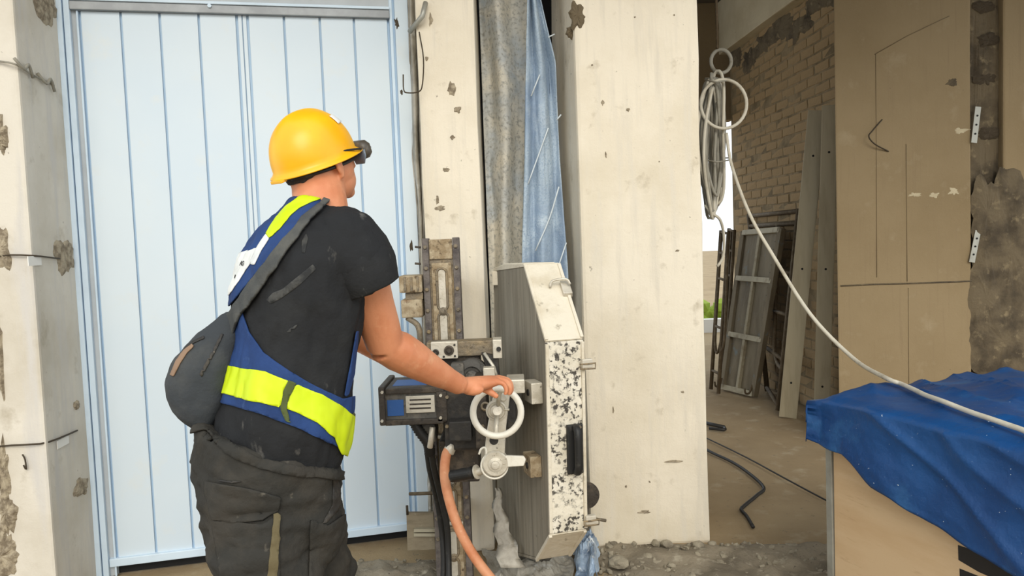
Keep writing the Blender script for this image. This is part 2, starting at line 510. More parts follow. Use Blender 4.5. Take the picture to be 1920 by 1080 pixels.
for r in range(41):
    off = (r % 2) * bl / 2
    k = 0
    s = -off + bl / 2
    while s < BLEN - 0.05:
        if s > 0.1: cells.append((s + random.uniform(-.006, .006), r * ch + ch / 2 + 0.01))
        s += bl
cells.sort(key=lambda c: (abs(c[1] - 2.0) > 1.1, c[0] + abs(c[1] - 2.0) * 0.1))
rest = bmesh.new()
for i, (s, z) in enumerate(cells):
    p = BO + BT * s + Vector((0, 0, z)) + BN * (random.uniform(-0.003, 0.002) - 0.009)
    M = Matrix.Translation(p) @ Matrix.Rotation(ang, 4, 'Z') @ Matrix.Rotation(random.uniform(-.02, .02), 4, 'Y')
    if i < 300:
        o = bpy.data.objects.new('brick', base_meshes[i % 6])
        COL.objects.link(o)
        o.parent = bw
        o.matrix_local = M
    else:
        n0 = len(rest.verts)
        rest.from_mesh(base_meshes[i % 6])
        rest.verts.ensure_lookup_table()
        for v in rest.verts[n0:]: v.co = M @ v.co
me = bpy.data.meshes.new('lower_bricks'); rest.to_mesh(me); rest.free()
o = link('lower_bricks', me, 'brick', bw); o['kind'] = 'stuff'

# torn mortar band under the beam
for i in range(7):
    s_ = 0.15 + i * 0.36
    blob_plate('rough_patch', BO + BT * s_ + UPZ * (2.98 + 0.05 * math.sin(i * 2.3)), BT * 0.26, UPZ * 0.10, BN, 'concrete_rubble', bw, seed=80 + i, thick=0.014, irr=0.6)
# beam over the brick wall
bpts = [BO + BN * 0.10, BO + BT * (BLEN + 0.6) + BN * 0.10, BO + BT * (BLEN + 0.6) - BN * 0.3, BO - BN * 0.3]
struct(hexa('beam', [p + Vector((0, 0, 3.10)) for p in bpts] + [p + Vector((0, 0, 3.598)) for p in bpts], 'beam_concrete', bevel=0.01, cuts=6, rough=0.006), 'pale concrete beam above the brick wall')
# far header over the open end, side wall out of sight
zh = P(1345, 228, 7.95).z
struct(hexa('wall_header', obox((1.6, 7.95, (zh + 3.6) / 2), (0.62, 0, 0), (0, 0.09, 0), (0, 0, (3.6 - zh) / 2)), 'concrete_old', bevel=0.01), 'concrete header over the bright open end of the room')
# low white garden wall and hedge outside
struct(hexa('wall_garden', obox((2.6, 11.5, 0.04), (1.6, 0, 0), (0, 0.08, 0), (0, 0, 0.10)), 'patch_white'), 'low white wall outside the open end')
bm = bmesh.new()
for k in range(160):
    c = Vector((random.uniform(1.6, 3.8), random.uniform(12.0, 12.5), random.uniform(-0.02, 0.30)))
    r_ = bmesh.ops.create_icosphere(bm, subdivisions=1, radius=random.uniform(0.07, 0.16), matrix=Matrix.Translation(c))
tag(from_bm('hedge', bm, 'leaf_green'), 'yellow-green hedge outside the bright open end', 'hedge', kind='stuff')

# right wall with chased channel
wr_y = 5.0
xa, xb, xc = P(1567, 300, wr_y).x, P(1820, 150, wr_y).x, P(1882, 150, wr_y).x
wall_r = empty('wall_right', (xa, wr_y, 0)); struct(wall_r, 'brown stained concrete wall with a rough chased channel')
def rbox(name, x0, x1, z0, z1, y0, y1, mat, **k):
    return hexa(name, [(x0, y0, z0), (x1, y0, z0), (x1, y1, z0), (x0, y1, z0), (x0, y0, z1), (x1, y0, z1), (x1, y1, z1), (x0, y1, z1)], mat, wall_r, **k)
xe = xa * (wr_y + 0.35) / wr_y + 0.01
hexa('slab', [(xa, wr_y, 0), (xb, wr_y, 0), (xb, wr_y + .35, 0), (xe, wr_y + .35, 0), (xa, wr_y, 3.598), (xb, wr_y, 3.598), (xb, wr_y + .35, 3.598), (xe, wr_y + .35, 3.598)], 'concrete_old', wall_r, bevel=0.010, cuts=12, rough=0.002)
rbox('channel', xb - 0.02, xc + 0.02, 0, 3.598, wr_y + 0.05, wr_y + 0.33, 'concrete_rubble', cuts=16, rough=0.02, nscale=14)
rbox('slab', xc, xc + 2.6, 0, 3.598, wr_y + 0.006, wr_y + 0.35, 'concrete_old', bevel=0.012, cuts=12, rough=0.005)
# joint lines left by the formwork boards
def rline(pts, wpx, mat='joint_brown', name='joint'):
    q = [P(u, v, wr_y - 0.001) for u, v in pts]
    return tube(name, q, wpx * wr_y / FPX / 2, mat, wall_r, seg=5)
rline([(1576, 536), (1640, 533), (1720, 531), (1822, 527)], 3.0, 'concrete_rubble')
rline([(1642, 100), (1643, 300), (1644, 520)], 1.2)
rline([(1699, 270), (1701, 528)], 1.2)
rline([(1640, 102), (1700, 68), (1780, 30)], 1.6)
rline([(1703, 540), (1704, 720)], 1.0)
def rblob(u, v, ru, rv, seed, y=None, mat='concrete_rubble', **k):
    y = wr_y if y is None else y
    return blob_plate('rough_patch', P(u, v, y), (ru * y / FPX, 0, 0), (0, 0, rv * y / FPX), (0, -1, 0), mat, wall_r, seed=seed, **k)
rblob(1895, 470, 62, 140, 1.3, wr_y + 0.004)
rblob(1880, 640, 70, 80, 4.1)
rblob(1850, 400, 32, 60, 7.7)
rblob(1848, 560, 36, 110, 2.2)
for i, v in enumerate((12, 75, 148, 250, 345)):
    rblob(1848 + (i % 2) * 6, v, 22, 12, 9 + i, wr_y + 0.045, 'dark_brown', thick=0.006, irr=0.4)
for (u, v, ru, rv, sd_) in ((1785, 155, 12, 8, 1), (1800, 245, 14, 6, 2), (1715, 365, 14, 5, 3), (1752, 366, 10, 6, 4), (1788, 360, 12, 7, 5)):
    rblob(u, v, ru, rv, 20 + sd_, mat='beam_concrete' if sd_ > 1 else 'concrete_rubble', thick=0.003, bump=0.001, irr=0.6)
# small metal clips and bent wire on the wall
for i, (pa, pb) in enumerate((((1834, 200), (1826, 268)), ((1834, 432), (1822, 492)))):
    cl = empty('metal_clip', P(*pb, wr_y), ['thin bent steel clip at the upper end of the chased channel', 'thin bent steel clip on the rubble edge of the chased channel'][i], 'clip')
    a, b = P(*pa, wr_y - 0.004), P(*pb, wr_y - 0.016)
    d = (b - a).normalized(); x = d.cross(Vector((0, 1, 0))).normalized()
    hexa('strap', obox((a + b) / 2, x * 0.018, Vector((0, 0.003, 0)), (b - a) / 2), 'steel_galv', cl, bevel=0.0015)
    for k in (0.25, 0.5, 0.75):
        q = a.lerp(b, k) + Vector((0, -0.004, 0)); cyl('hole', q, q + Vector((0, -0.002, 0)), 0.006, 'black_void', cl, 10)
tag(tube('bent_wire', [P(1654, 224, wr_y - 0.03), P(1636, 245, wr_y - 0.05), P(1629, 256, wr_y - 0.05), P(1640, 270, wr_y - 0.04), P(1666, 284, wr_y - 0.004)], 0.0042, 'wire_dark', sm=4, seg=6), 'bent rusty wire sticking out of the brown concrete wall', 'wire')

# ------------------------------------------------------------------ things leaning in the back room
UPZ = Vector((0, 0, 1))
def bil(cn, s, t):
    a, b, c, d = cn       # bottom-left, bottom-right, top-right, top-left
    return (a * (1 - s) + b * s) * (1 - t) + (d * (1 - s) + c * s) * t
def bar(name, cn, s0, t0, s1, t1, wd, th, mat, parent, off=0.0, bevel=0.0):
    a, b = bil(cn, s0, t0), bil(cn, s1, t1)
    n = (cn[1] - cn[0]).cross(cn[3] - cn[0]).normalized()
    if n.dot(C0 - cn[0]) < 0: n = -n
    d = (b - a)
    x = d.cross(n).normalized()
    return hexa(name, obox((a + b) / 2 + n * off, x * wd / 2, n * th / 2, d / 2), mat, parent, bevel)
# formwork panel
cn = [PZ(1356, 728, 0.012), PZ(1414, 742, 0.012), WP(1466, 428, 0.14), WP(1396, 434, 0.14)]
fp = empty('formwork_panel', (cn[0] + cn[1]) / 2, 'grey-brown steel formwork panel leaning against the brick wall', 'formwork')
for s0, s1 in ((0.03, 0.47), (0.53, 0.97)):
    for t0, t1 in ((0.02, 0.33), (0.36, 0.69), (0.72, 0.98)):
        c4 = [bil(cn, s0, t0), bil(cn, s1, t0), bil(cn, s1, t1), bil(cn, s0, t1)]
        n = (cn[1] - cn[0]).cross(cn[3] - cn[0]).normalized()
        if n.dot(C0 - cn[0]) < 0: n = -n
        hexa('sheet', [p - n * 0.02 for p in c4] + [p - n * 0.008 for p in c4], 'form_panel', fp)
for s in (0.0, 0.5, 1.0): bar('post', cn, s, 0, s, 1, 0.05 if s != 0.5 else 0.03, 0.05, 'form_panel' if s != 0.5 else 'form_rail', fp, bevel=0.004)
for t in (0.01, 0.345, 0.70, 0.99): bar('rail', cn, 0, t, 1, t, 0.045, 0.045, 'form_rail', fp, off=0.006, bevel=0.004)
for k in range(22):
    p = bil(cn, 0.90, 0.03 + 0.94 * k / 21) + n * 0.0
    cyl('hole', p - n * 0.006, p + n * 0.002, 0.008, 'black_void', fp, 8)
for s in (0.02, 1.0):
    p = bil(cn, s, 0.0)
    tube('hook', [p + n * 0.02 + UPZ * 0.09, p + n * 0.05 + UPZ * 0.02, p + n * 0.09 + UPZ * 0.012, p + n * 0.10 + UPZ * 0.05], 0.009, 'rust_tube', fp, sm=4, seg=6)
# taller tube frame standing behind it
cn2 = [PZ(1395, 735, 0.012) + Vector((0.20, 0.0, 0)), PZ(1459, 770, 0.012), WP(1498, 392, 0.03), WP(1404, 402, 0.03)]
tf = empty('scaffold_frame', (cn2[0] + cn2[1]) / 2, 'rusty tube frame with a bent brace between the formwork panel and pale studs', 'scaffold frame')
def tb(name, pts, r, parent, mat='rust_tube', sm=0): return tube(name, pts, r, mat, parent, seg=8, sm=sm)
for s in (0.0, 1.0): tb('post', [bil(cn2, s, 0), bil(cn2, s, 1)], 0.022, tf)
for t in (0.99, 0.93, 0.25, 0.02): tb('rail', [bil(cn2, 0, t), bil(cn2, 1, t)], 0.018, tf)
tb('rail', [bil(cn2, 0.62, 0.68), bil(cn2, 1, 0.68)], 0.016, tf); tb('rail', [bil(cn2, 0.55, 0.47), bil(cn2, 1, 0.47)], 0.016, tf)
tb('brace', [bil(cn2, 0.62, 0.93), bil(cn2, 0.62, 0.68), bil(cn2, 0.6, 0.4), bil(cn2, 0.6, 0.28), bil(cn2, 0.72, 0.22), bil(cn2, 0.98, 0.2)], 0.016, tf, sm=5)
# dark mesh gates standing in front of the bright open end
for gi, (ub, vb, ut, vt, uw, hook, lab) in enumerate(((1333, 738, 1352, 432, 14, 1, 'thin dark tube gate with U-bent bars standing against the bright opening'), (1349, 722, 1367, 428, 10, 0, 'rusty upright tube ladder frame between the U-bent gate and the formwork panel'))):
    b0, b1 = PZ(ub, vb - 8, 0.012), PZ(ub + uw, vb, 0.012)
    yt = (b0.y + b1.y) / 2 + 0.1
    t0, t1 = P(ut, vt, yt + 0.1), P(ut + uw, vt + 3, yt - 0.1)
    c4 = [b0, b1, t1, t0]
    g = empty('tube_gate', (b0 + b1) / 2, lab, 'gate')
    for s in (0, 1): tb('post', [bil(c4, s, 0), bil(c4, s, 1)], 0.017, g)
    for t in (0.12, 0.4, 0.7, 0.86, 0.99): tb('rail', [bil(c4, 0, t), bil(c4, 1, t)], 0.012, g)
    if hook:
        tb('bent_bar', [bil(c4, 0.1, 0.98), bil(c4, 0.1, 0.4), bil(c4, 0.25, 0.27), bil(c4, 0.5, 0.24), bil(c4, 0.8, 0.29), bil(c4, 0.9, 0.4), bil(c4, 0.9, 0.98)], 0.012, g, sm=5)
        tb('bent_bar', [bil(c4, 1.0, 0.9), bil(c4, 1.3, 0.45), bil(c4, 1.25, 0.3), bil(c4, 0.95, 0.26)], 0.012, g, sm=5)
    else:
        tb('bar', [bil(c4, 0.5, 0.0), bil(c4, 0.5, 0.99)], 0.009, g)
# pale studs
for i, (ub, vb, ut, vt, wb, lab) in enumerate(((1477, 783, 1533, 207, 0.115, 'long pale steel stud leaning on the brick wall beside the tube frame'), (1540, 792, 1557, 197, 0.10, 'long pale steel stud leaning upright beside the brown concrete wall'))):
    a, b = PZ(ub, vb, 0.0), WP(ut, vt, 0.13)
    d = b - a
    fdir = Vector((-a.x, -a.y, 0)).normalized()
    x = d.cross(fdir).normalized(); nn = x.cross(d).normalized()
    if nn.dot(C0 - a) < 0: nn = -nn
    sx = empty('steel_stud', a, lab, 'stud', 'pale studs leaning on the brick wall')
    hexa('web', obox((a + b) / 2, x * wb / 2, nn * 0.004, d / 2), 'stud_pale', sx, bevel=0.0015)
    for k in (-1, 1): hexa('flange', obox((a + b) / 2 + x * k * wb / 2 - nn * 0.03, x * 0.004, nn * 0.032, d / 2), 'stud_pale', sx)
    for k in (0.12, 0.5, 0.86): q = a.lerp(b, k) + nn * 0.004; cyl('punch_hole', q - nn * 0.002, q + nn * 0.001, 0.008, 'black_void', sx, 10)

# ------------------------------------------------------------------ hanging cable coil
YC = 4.35
def C(u, v, dy=0.0): return P(u, v, YC + dy)
hr = empty('hanging_rod', C(1352, 135), 'thin steel rod with a ring eye hanging from the ceiling', 'hook')
topz = C(1343, 0); cyl('rod', Vector((topz.x, topz.y, 3.598)), C(1345, 92), 0.007, 'rust_tube', hr, 8)
ringp = [C(1352 + 19 * math.cos(a), 115 + 22 * math.sin(a), 0.01 * math.sin(2 * a)) for a in [2 * math.pi * k / 24 for k in range(24)]]
tube('ring', ringp, 0.010, 'cable_grey', hr, seg=8, closed=True)
cc = empty('cable_coil', C(1342, 400), 'thick coil of dusty grey cable hanging beside the pale pillar', 'cable')
for k in range(22):
    cu, cv = 1340 + random.uniform(-9, 9), 264 + random.uniform(-12, 28)
    ru, rv = random.uniform(4, 25), random.uniform(98, 130)
    ph = random.uniform(0, 6)
    pts = []
    for q in range(30):
        a = 2 * math.pi * q / 30
        wob = 3 * math.sin(3 * a + ph)
        pts.append(C(cu + ru * math.cos(a) + wob, cv + rv * math.sin(a), 0.05 * math.sin(a + ph) + 0.007 * k - 0.06))
    tube('loop', pts, 0.0085, 'cable_grey' if k % 3 else 'cable_white', cc, seg=7, closed=True)
tube('loop', [C(1357 + 43 * math.cos(a), 195 + 46 * math.sin(a), -0.1) for a in [2 * math.pi * k / 32 for k in range(32)]], 0.009, 'cable_white', cc, seg=7, closed=True)
tube('tail', [C(1322, 385, -.05), C(1335, 400, -.07), C(1350, 412, -.05), C(1357, 440), C(1356, 480, .03), C(1345, 500, .03)], 0.008, 'cable_white', cc, sm=5, seg=7)
for v in (150, 300): tube('tie', [C(1322, v, -.10), C(1345, v + 4, -.12), C(1368, v, -.10), C(1368, v - 4, .1), C(1322, v - 3, .1)], 0.004, 'cable_grey', cc, seg=6, closed=True)

# ------------------------------------------------------------------ crate under a blue tarpaulin
ZC = 0.78
c0 = PZ(1550, 742, 0.80); c0.z = 0
av = (PZ(1920, 827, 0.80) - PZ(1550, 742, 0.80)); av.z = 0; av.normalize()
bv = Vector((-av.y, av.x, 0))
if bv.x < 0: bv = -bv
CL, CW = 1.15, 0.88
nside = -bv
crate = empty('crate', c0 + av * CL / 2 + bv * CW / 2, 'pale plywood crate with a metal corner post under the blue tarpaulin', 'crate')
def cpt(p, q, z): return c0 + av * p + bv * q + UPZ * z
def cbox(name, p0, p1, q0, q1, z0, z1, mat, bevel=0.002):
    return hexa(name, [cpt(p0, q0, z0), cpt(p1, q0, z0), cpt(p1, q1, z0), cpt(p0, q1, z0), cpt(p0, q0, z1), cpt(p1, q0, z1), cpt(p1, q1, z1), cpt(p0, q1, z1)], mat, crate, bevel)
sp = PPL(1797, 1050, c0, bv); ps = (sp - c0).dot(av)
cbox('side_panel', 0.028, CL, 0.0, 0.018, 0.0, ZC - 0.018, 'plywood')
cbox('end_panel', 0.004, 0.020, 0.02, CW, 0.0, ZC - 0.018, 'plywood')
cbox('end_panel', CL - 0.016, CL, 0.02, CW, 0.0, ZC - 0.018, 'plywood')
cbox('side_panel', 0.022, CL - 0.018, CW - 0.018, CW, 0.0, ZC - 0.018, 'plywood')
cbox('lid', 0.0, CL, 0.0, CW, ZC - 0.017, ZC, 'plywood')
cbox('corner_post', -0.004, 0.024, -0.006, 0.016, 0.0, ZC - 0.002, 'steel_galv')
# painted black bars on the side panel
def side_mark(pix):
    poly = [PPL(u, v, c0 - bv * 0.0012, bv) for u, v in pix]
    return prism('painted_bar', poly, bv * 0.0010, 'black_paint', crate)
side_mark([(1796, 1022), (1850, 1040), (1915, 1082), (1920, 1110), (1834, 1072), (1797, 1050)])
side_mark([(1799, 1066), (1834, 1080), (1920, 1125), (1920, 1190), (1800, 1110)])
# tarpaulin draped over it
def edge_drop(p):
    tab = [(-0.10, 0.14), (0.0, 0.155), (0.12, 0.17)]
    for (u, v) in ((1640, 915), (1800, 1018), (1900, 1080)):
        q = PPL(u, v, c0 - bv * 0.03, bv)
        tab.append(((q - c0).dot(av), ZC - q.z))
    tab.append((CL + 0.3, tab[-1][1] + 0.06))
    for (p0, d0), (p1, d1) in zip(tab, tab[1:]):
        if p <= p1: return d0 + (d1 - d0) * max(0, (p - p0)) / (p1 - p0)
    return tab[-1][1]
NP, NQ, NS = 90, 50, 40
V, Fc = [], []
for i in range(NP + 1):
    p = -0.09 + (CL + 0.11) * i / NP
    L = edge_drop(p) + 0.012 * mnoise.noise(Vector((p * 9, 0, 0)))
    for j in range(NQ + NS + 1):
        if j <= NS: q = -L * (1 - j / NS)
        else: q = (CW + 0.02) * (j - NS) / NQ
        pc = max(p, 0.0)
        dn = max(0.0, -q)
        de = max(0.0, -p)
        drop = max(dn, de) if min(dn, de) <= 0 else math.hypot(dn, de) * 0.95
        z = ZC + 0.012 - drop
        out_b = 0.022 + 0.05 * dn if dn > 0 else 0.0
        out_a = 0.012 + 0.05 * de if de > 0 else 0.0
        if dn > 0 and de > 0: out_b += 0.02; out_a += 0.02
        x = c0 + av * (pc - out_a) + bv * (max(q, 0.0) - out_b)
        W = Vector((p * 4, q * 5 + 3, 1.7))
        wr_ = mnoise.fractal(W, 1.0, 2.0, 5)
        rid = 1 - abs(mnoise.noise(Vector((p * 3.2 + q * 5.5, q * 2 - p * 1.5, 4.2))))
        if q > 0 and p > 0:
            hump = 0.05 * math.exp(-((q - 0.55) / 0.35) ** 2) * min(1, p * 3)
            z += 0.004 + 0.014 * (wr_ + 0.5) * min(1, q * 8) + hump * 0.35 + 0.018 * (rid ** 6) * min(1, q * 6)
            x = x
        else:
            x = x - bv * (0.010 * (wr_ + 0.55) + 0.016 * rid ** 5) * (1 if dn > 0 else 0.4)
            z += 0.008 * wr_
        V.append((x.x, x.y, z))
W_ = NQ + NS + 1
for i in range(NP):
    for j in range(NQ + NS):
        a = i * W_ + j
        Fc.append((a, a + W_, a + W_ + 1, a + 1))
tarp = mesh_from('tarpaulin', V, Fc, 'tarp_blue', smooth=True)
tag(tarp, 'bright blue wrinkled tarpaulin draped over the plywood crate', 'tarpaulin')
sol = tarp.modifiers.new('thickness', 'SOLIDIFY'); sol.thickness = 0.003; sol.offset = 1

# pale cable sagging from the coil onto the tarpaulin
cpts = [C(1362, 250, -.08), P(1372, 310, 4.2), P(1405, 400, 4.0), P(1450, 480, 3.8), P(1520, 590, 3.55), P(1600, 672, 3.3)]
from mathutils.bvhtree import BVHTree
tarp_bvh = BVHTree.FromPolygons([Vector(v) for v in V], Fc)
for u, v in ((1660, 719), (1690, 731), (1715, 742), (1740, 752), (1770, 765), (1800, 778), (1830, 789), (1860, 800), (1890, 811), (1920, 822), (1950, 836), (1980, 849), (2010, 862)):
    d_ = ray(u, v).normalized()
    h_, n2_ = tarp_bvh.ray_cast(C0, d_)[:2]
    if h_ is not None: cpts.append(h_ + (n2_ if n2_.dot(d_) < 0 else -n2_) * 0.012 + UPZ * 0.010)
tag(tube('cable', cpts, 0.0085, 'cable_white', sm=6, seg=8), 'long dusty white cable sagging from the coil onto the blue tarpaulin', 'cable')

# floor cables
def FZ(u, v, z=0.012): return PZ(u, v, z)
tag(tube('cable', [FZ(1290, 822), FZ(1330, 846), FZ(1372, 866), FZ(1405, 888), FZ(1432, 914), FZ(1420, 928), FZ(1396, 948), FZ(1390, 956), FZ(1400, 968), FZ(1412, 988)], 0.009, 'cable_black', sm=5, seg=8), 'thick black cable kinked on the dusty floor by the pale pillar', 'cable')
tag(tube('cable', [FZ(1290, 806), FZ(1330, 824), FZ(1400, 858), FZ(1470, 896), FZ(1545, 936), FZ(1580, 952)], 0.0045, 'cable_black', sm=3, seg=6), 'thin straight black cord on the floor running behind the crate', 'cable')
bo = empty('pry_bar', FZ(1335, 800), 'short black steel bar with a bent end on the floor', 'tool')
a, b = FZ(1318, 792, 0.015), FZ(1358, 801, 0.015)
tube('shaft', [a, b], 0.014, 'cable_black', bo, seg=8); tube('claw', [b, b + Vector((-0.02, -0.07, 0.0)), FZ(1330, 803, .015)], 0.011, 'cable_black', bo, sm=4, seg=8)

# ------------------------------------------------------------------ hanging sheets between the pillars
def sheet(name, uvL, uvR, y, amp, folds, mat, label, nz=80, nx=48, seed=0.0, zb_=0.0, solid=True):
    """uvL/uvR: edge pixel rows [(v, uL, uR)] read at depth y"""
    V, Fc = [], []
    rows = uvL
    for j in range(nz + 1):
        v = -260 + (1050 + 260) * j / nz
        for (v0, l0, r0), (v1, l1, r1) in zip(rows, rows[1:]):
            if v <= v1: break
        t = (v - v0) / (v1 - v0); t = max(0, min(1, t))
        l, r = l0 + (l1 - l0) * t, r0 + (r1 - r0) * t
        for i in range(nx + 1):
            s = i / nx
            p = P(l + (r - l) * s, v, y)
            f = math.sin(s * folds * 2 * math.pi + 1.5 * mnoise.noise(Vector((s * 2, v / 300, seed)))+ seed) 
            n = mnoise.fractal(Vector((s * 3, v / 160, seed + 3)), 1.0, 2.0, 4)
            yy = y + amp * f + 0.03 * n
            p = P(l + (r - l) * s, v, y); p.y = yy
            V.append(p)
    for j in range(nz):
        for i in range(nx):
            a = j * (nx + 1) + i
            Fc.append((a, a + 1, a + nx + 2, a + nx + 1))
    o = mesh_from(name, V, Fc, mat, smooth=True)
    m_ = o.modifiers.new('thickness', 'SOLIDIFY'); m_.thickness = 0.004
    return tag(o, label, 'sheet')
sheet('dust_sheet', [(-260, 887, 1005), (0, 897, 1008), (500, 916, 1012), (1050, 937, 1020)], None, 3.86, 0.045, 1.6, 'sheet_dusty', 'dusty grey sheet hanging in the opening behind the narrow pillar', seed=1.2)
sheet('tarpaulin', [(-260, 982, 1004), (0, 988, 1014), (120, 986, 1042), (300, 984, 1050), (500, 978, 1064), (800, 985, 1074), (1050, 990, 1082)], None, 3.72, 0.028, 2.0, 'sheet_blue', 'pale blue woven tarpaulin hanging in folds beside the wide pillar', seed=4.4)
# white crease lines of the hanging tarpaulin, added as thin pale tubes
tobj = bpy.data.objects['tarpaulin.001'] if 'tarpaulin.001' in bpy.data.objects else bpy.data.objects['tarpaulin']
for pts in (((1028, 70), (1040, 64)), ((996, 180), (1012, 140)), ((990, 345), (1010, 290), (1028, 240)), ((1004, 470), (1030, 410), (1048, 350)), ((1044, 225), (1052, 215)), ((1040, 520), (1062, 455))):
    tube('seam_crease', [P(u, v, 3.685) for u, v in pts], 0.0035, 'crease_white', tobj, sm=3, seg=5)
# pale plastic strip in the gap beside the door
sheet('plastic_strip', [(-260, 756, 773), (0, 764, 782), (100, 766, 786), (300, 772, 792), (420, 784, 796), (640, 793, 803), (1050, 805, 817)], None, 3.70, 0.02, 1.5, 'plastic_grey', 'crumpled grey plastic strip in the gap beside the door jamb', seed=7.3, nx=14)
bw_ = empty('bent_wire', P(772, 170, 3.5), 'thin steel wire bent into a hook beside the door jamb', 'wire')
tube('hook', [P(756, 140, 3.52), P(757, 168, 3.5), P(764, 174, 3.5), P(785, 172, 3.5), P(792, 158, 3.5), P(794, 110, 3.5), P(786, 60, 3.54)], 0.003, 'wire_dark', bw_, sm=4, seg=6)
tube('bracket', [P(768, 60, 3.56), P(792, 30, 3.5), P(798, 5, 3.53)], 0.011, 'steel_galv', bw_, seg=8)
# blemishes on the pillars
def pblob(par, u, v, ru, rv, seed, mat='rough_hole', y=PILY, th=0.004):
    return blob_plate('spall', P(u, v, y), (0.8 * ru * y / FPX, 0, 0), (0, 0, 0.8 * rv * y / FPX), (0, -1, 0), mat, par, seed=seed, thick=th, irr=0.6, bump=0.002, n=18)
p1o, p2o = bpy.data.objects['pillar_1'], bpy.data.objects['pillar_2']
for i, (u, v, ru, rv) in enumerate(((844, 30, 9, 7), (846, 165, 9, 16), (858, 205, 9, 7), (848, 258, 6, 5), (836, 318, 10, 6), (826, 390, 14, 8), (808, 38, 7, 18), (820, 375, 5, 14), (800, 110, 4, 6))):
    pblob(p1o, u, v, ru, rv, i * 1.7)
for i, (u, v, ru, rv) in enumerate(((1178, 205, 4, 4), (1130, 192, 4, 7), (1110, 122, 3, 3), (1136, 290, 2, 9), (1236, 303, 2, 2), (1190, 32, 2, 2), (1264, 28, 2, 2), (1174, 912, 3, 3), (1218, 903, 3, 3), (1280, 735, 5, 3), (1210, 960, 16, 4), (1265, 865, 20, 3), (1150, 770, 2, 10), (1270, 470, 7, 3))):
    pblob(p2o, u, v, ru, rv, 30 + i * 1.3)
# honeycombed corner of the wide pillar
for i, (u, v, ru, rv) in enumerate(((1083, 28, 16, 26), (1072, 60, 10, 14))):
    blob_plate('honeycomb', P(u, v, PILY + 0.0 + 0.03 * i), (ru * PILY / FPX, 0, 0), (0, 0, rv * PILY / FPX), (-0.2, -1, 0), 'concrete_rubble', p2o, seed=60 + i, thick=0.01, irr=0.4)

# ------------------------------------------------------------------ marks and wires on the column
wl_o = bpy.data.objects['wall_left']
yc = cy
def L1(u, v, off=0.0): return P(u, v, yc - off)                                   # front face
nL = Vector((ex.y + 0.06 - cy, -(ex.x + 0.004 - cx), 0)).normalized()
if nL.x < 0: nL = -nL
def L2(u, v, off=0.0): return PPL(u, v, Vector((cx, cy, 0)) + nL * off, nL)         # return face
sc = yc / FPX
for (u, v, ru, rv, sd_) in ((2, 245, 13, 34, 1), (3, 465, 19, 36, 2), (-6, 640, 12, 90, 3), (6, 880, 14, 60, 4), (14, 960, 22, 50, 5), (4, 1040, 34, 50, 6), (2, 270, 10, 14, 8)):
    blob_plate('spall', L1(u, v), (ru * sc, 0, 0), (0, 0, rv * sc), (0, -1, 0), 'rough_hole', wl_o, seed=sd_ * 2.1, thick=0.012, irr=0.7, bump=0.008)
tL = Vector((nL.y, -nL.x, 0))
for (u, v, ru, rv, sd_) in ((121, 478, 10, 34, 1), (86, 10, 12, 36, 2), (153, 914, 7, 18, 3), (143, 760, 3, 10, 4)):
    c_ = L2(u, v)
    blob_plate('spall', c_, tL * (ru * 5 * sc), (0, 0, rv * c_.y / FPX), nL, 'rough_hole', wl_o, seed=sd_ * 3.3, thick=0.008, irr=0.4, bump=0.003)
tube('tie_wire', [L1(-30, 112, .01), L1(0, 115, .012), L1(24, 119, .02), L2(42, 128, .012), L2(60, 140, .012), L2(85, 152, .01), L2(101, 160, .004)], 0.004, 'cable_grey', wl_o, sm=3, seg=6)
for (u, v) in ((46, 126), (88, 153)):
    c_ = L2(u, v, .012); tube('wire_twist', [c_ + Vector((0.0, -0.06, .02)), c_ + Vector((.01, -0.02, -.012)), c_ + Vector((.004, .02, .014)), c_ + Vector((.0, .05, -.03))], 0.006, 'cable_grey', wl_o, sm=3, seg=6)
tube('tie_wire', [L1(-10, 482, .01), L1(20, 478, .01), L1(57, 479, .01), L2(80, 481, .01), L2(112, 485, .006)], 0.0035, 'wire_dark', wl_o, sm=2, seg=6)
tube('tie_wire', [L1(-10, 838, .01), L1(20, 835, .01), L1(76, 832, .01), L2(110, 822, .008), L2(145, 807, .004)], 0.0035, 'wire_dark', wl_o, sm=2, seg=6)
for (u, v, w_, h_) in ((65, 489, 9, 9), (118, 829, 8, 8)):
    c_ = L2(u, v, 0.003); hexa('paper_tab', obox(c_, tL * 0.05, nL * 0.0015, UPZ * h_ * sc), 'patch_white', wl_o)
tube('bent_wire', [L1(42, 852, .01), L1(47, 862, .012), L1(49, 880, .012), L1(44, 872, .01)], 0.003, 'wire_dark', wl_o, sm=3, seg=6)

# ------------------------------------------------------------------ rubble and sheets on the floor
def scatter(name, n, region, rmin, rmax, mat, seed, label=None):
    r2 = random.Random(seed)
    bm = bmesh.new()
    for k in range(n):
        u, v = region(r2)
        c = PZ(u, v, 0)
        r = rmin + (rmax - rmin) * r2.random() ** 3
        M = Matrix.Translation(c + UPZ * r * 0.25) @ Matrix.Rotation(r2.uniform(0, 6), 4, (r2.random(), r2.random(), 1)) @ Matrix.Diagonal((1, r2.uniform(.6, 1), r2.uniform(.4, .8), 1))
        ic = bmesh.ops.create_icosphere(bm, subdivisions=1, radius=r, matrix=M)
        for v_ in ic['verts']: v_.co += Vector((r2.uniform(-1, 1), r2.uniform(-1, 1), r2.uniform(-1, 1))) * r * 0.22
    o = from_bm(name, bm, mat)
    return tag(o, label, 'rubble', kind='stuff')
def reg(r2):
    if r2.random() < 0.7: return r2.uniform(1115, 1560), 1020 + abs(r2.gauss(0, 45))
    return r2.uniform(560, 830), 1050 + abs(r2.gauss(0, 25))
scatter('rubble', 900, reg, 0.003, 0.022, 'stone', 3, 'grey concrete crumbs scattered along the foot of the pillars')
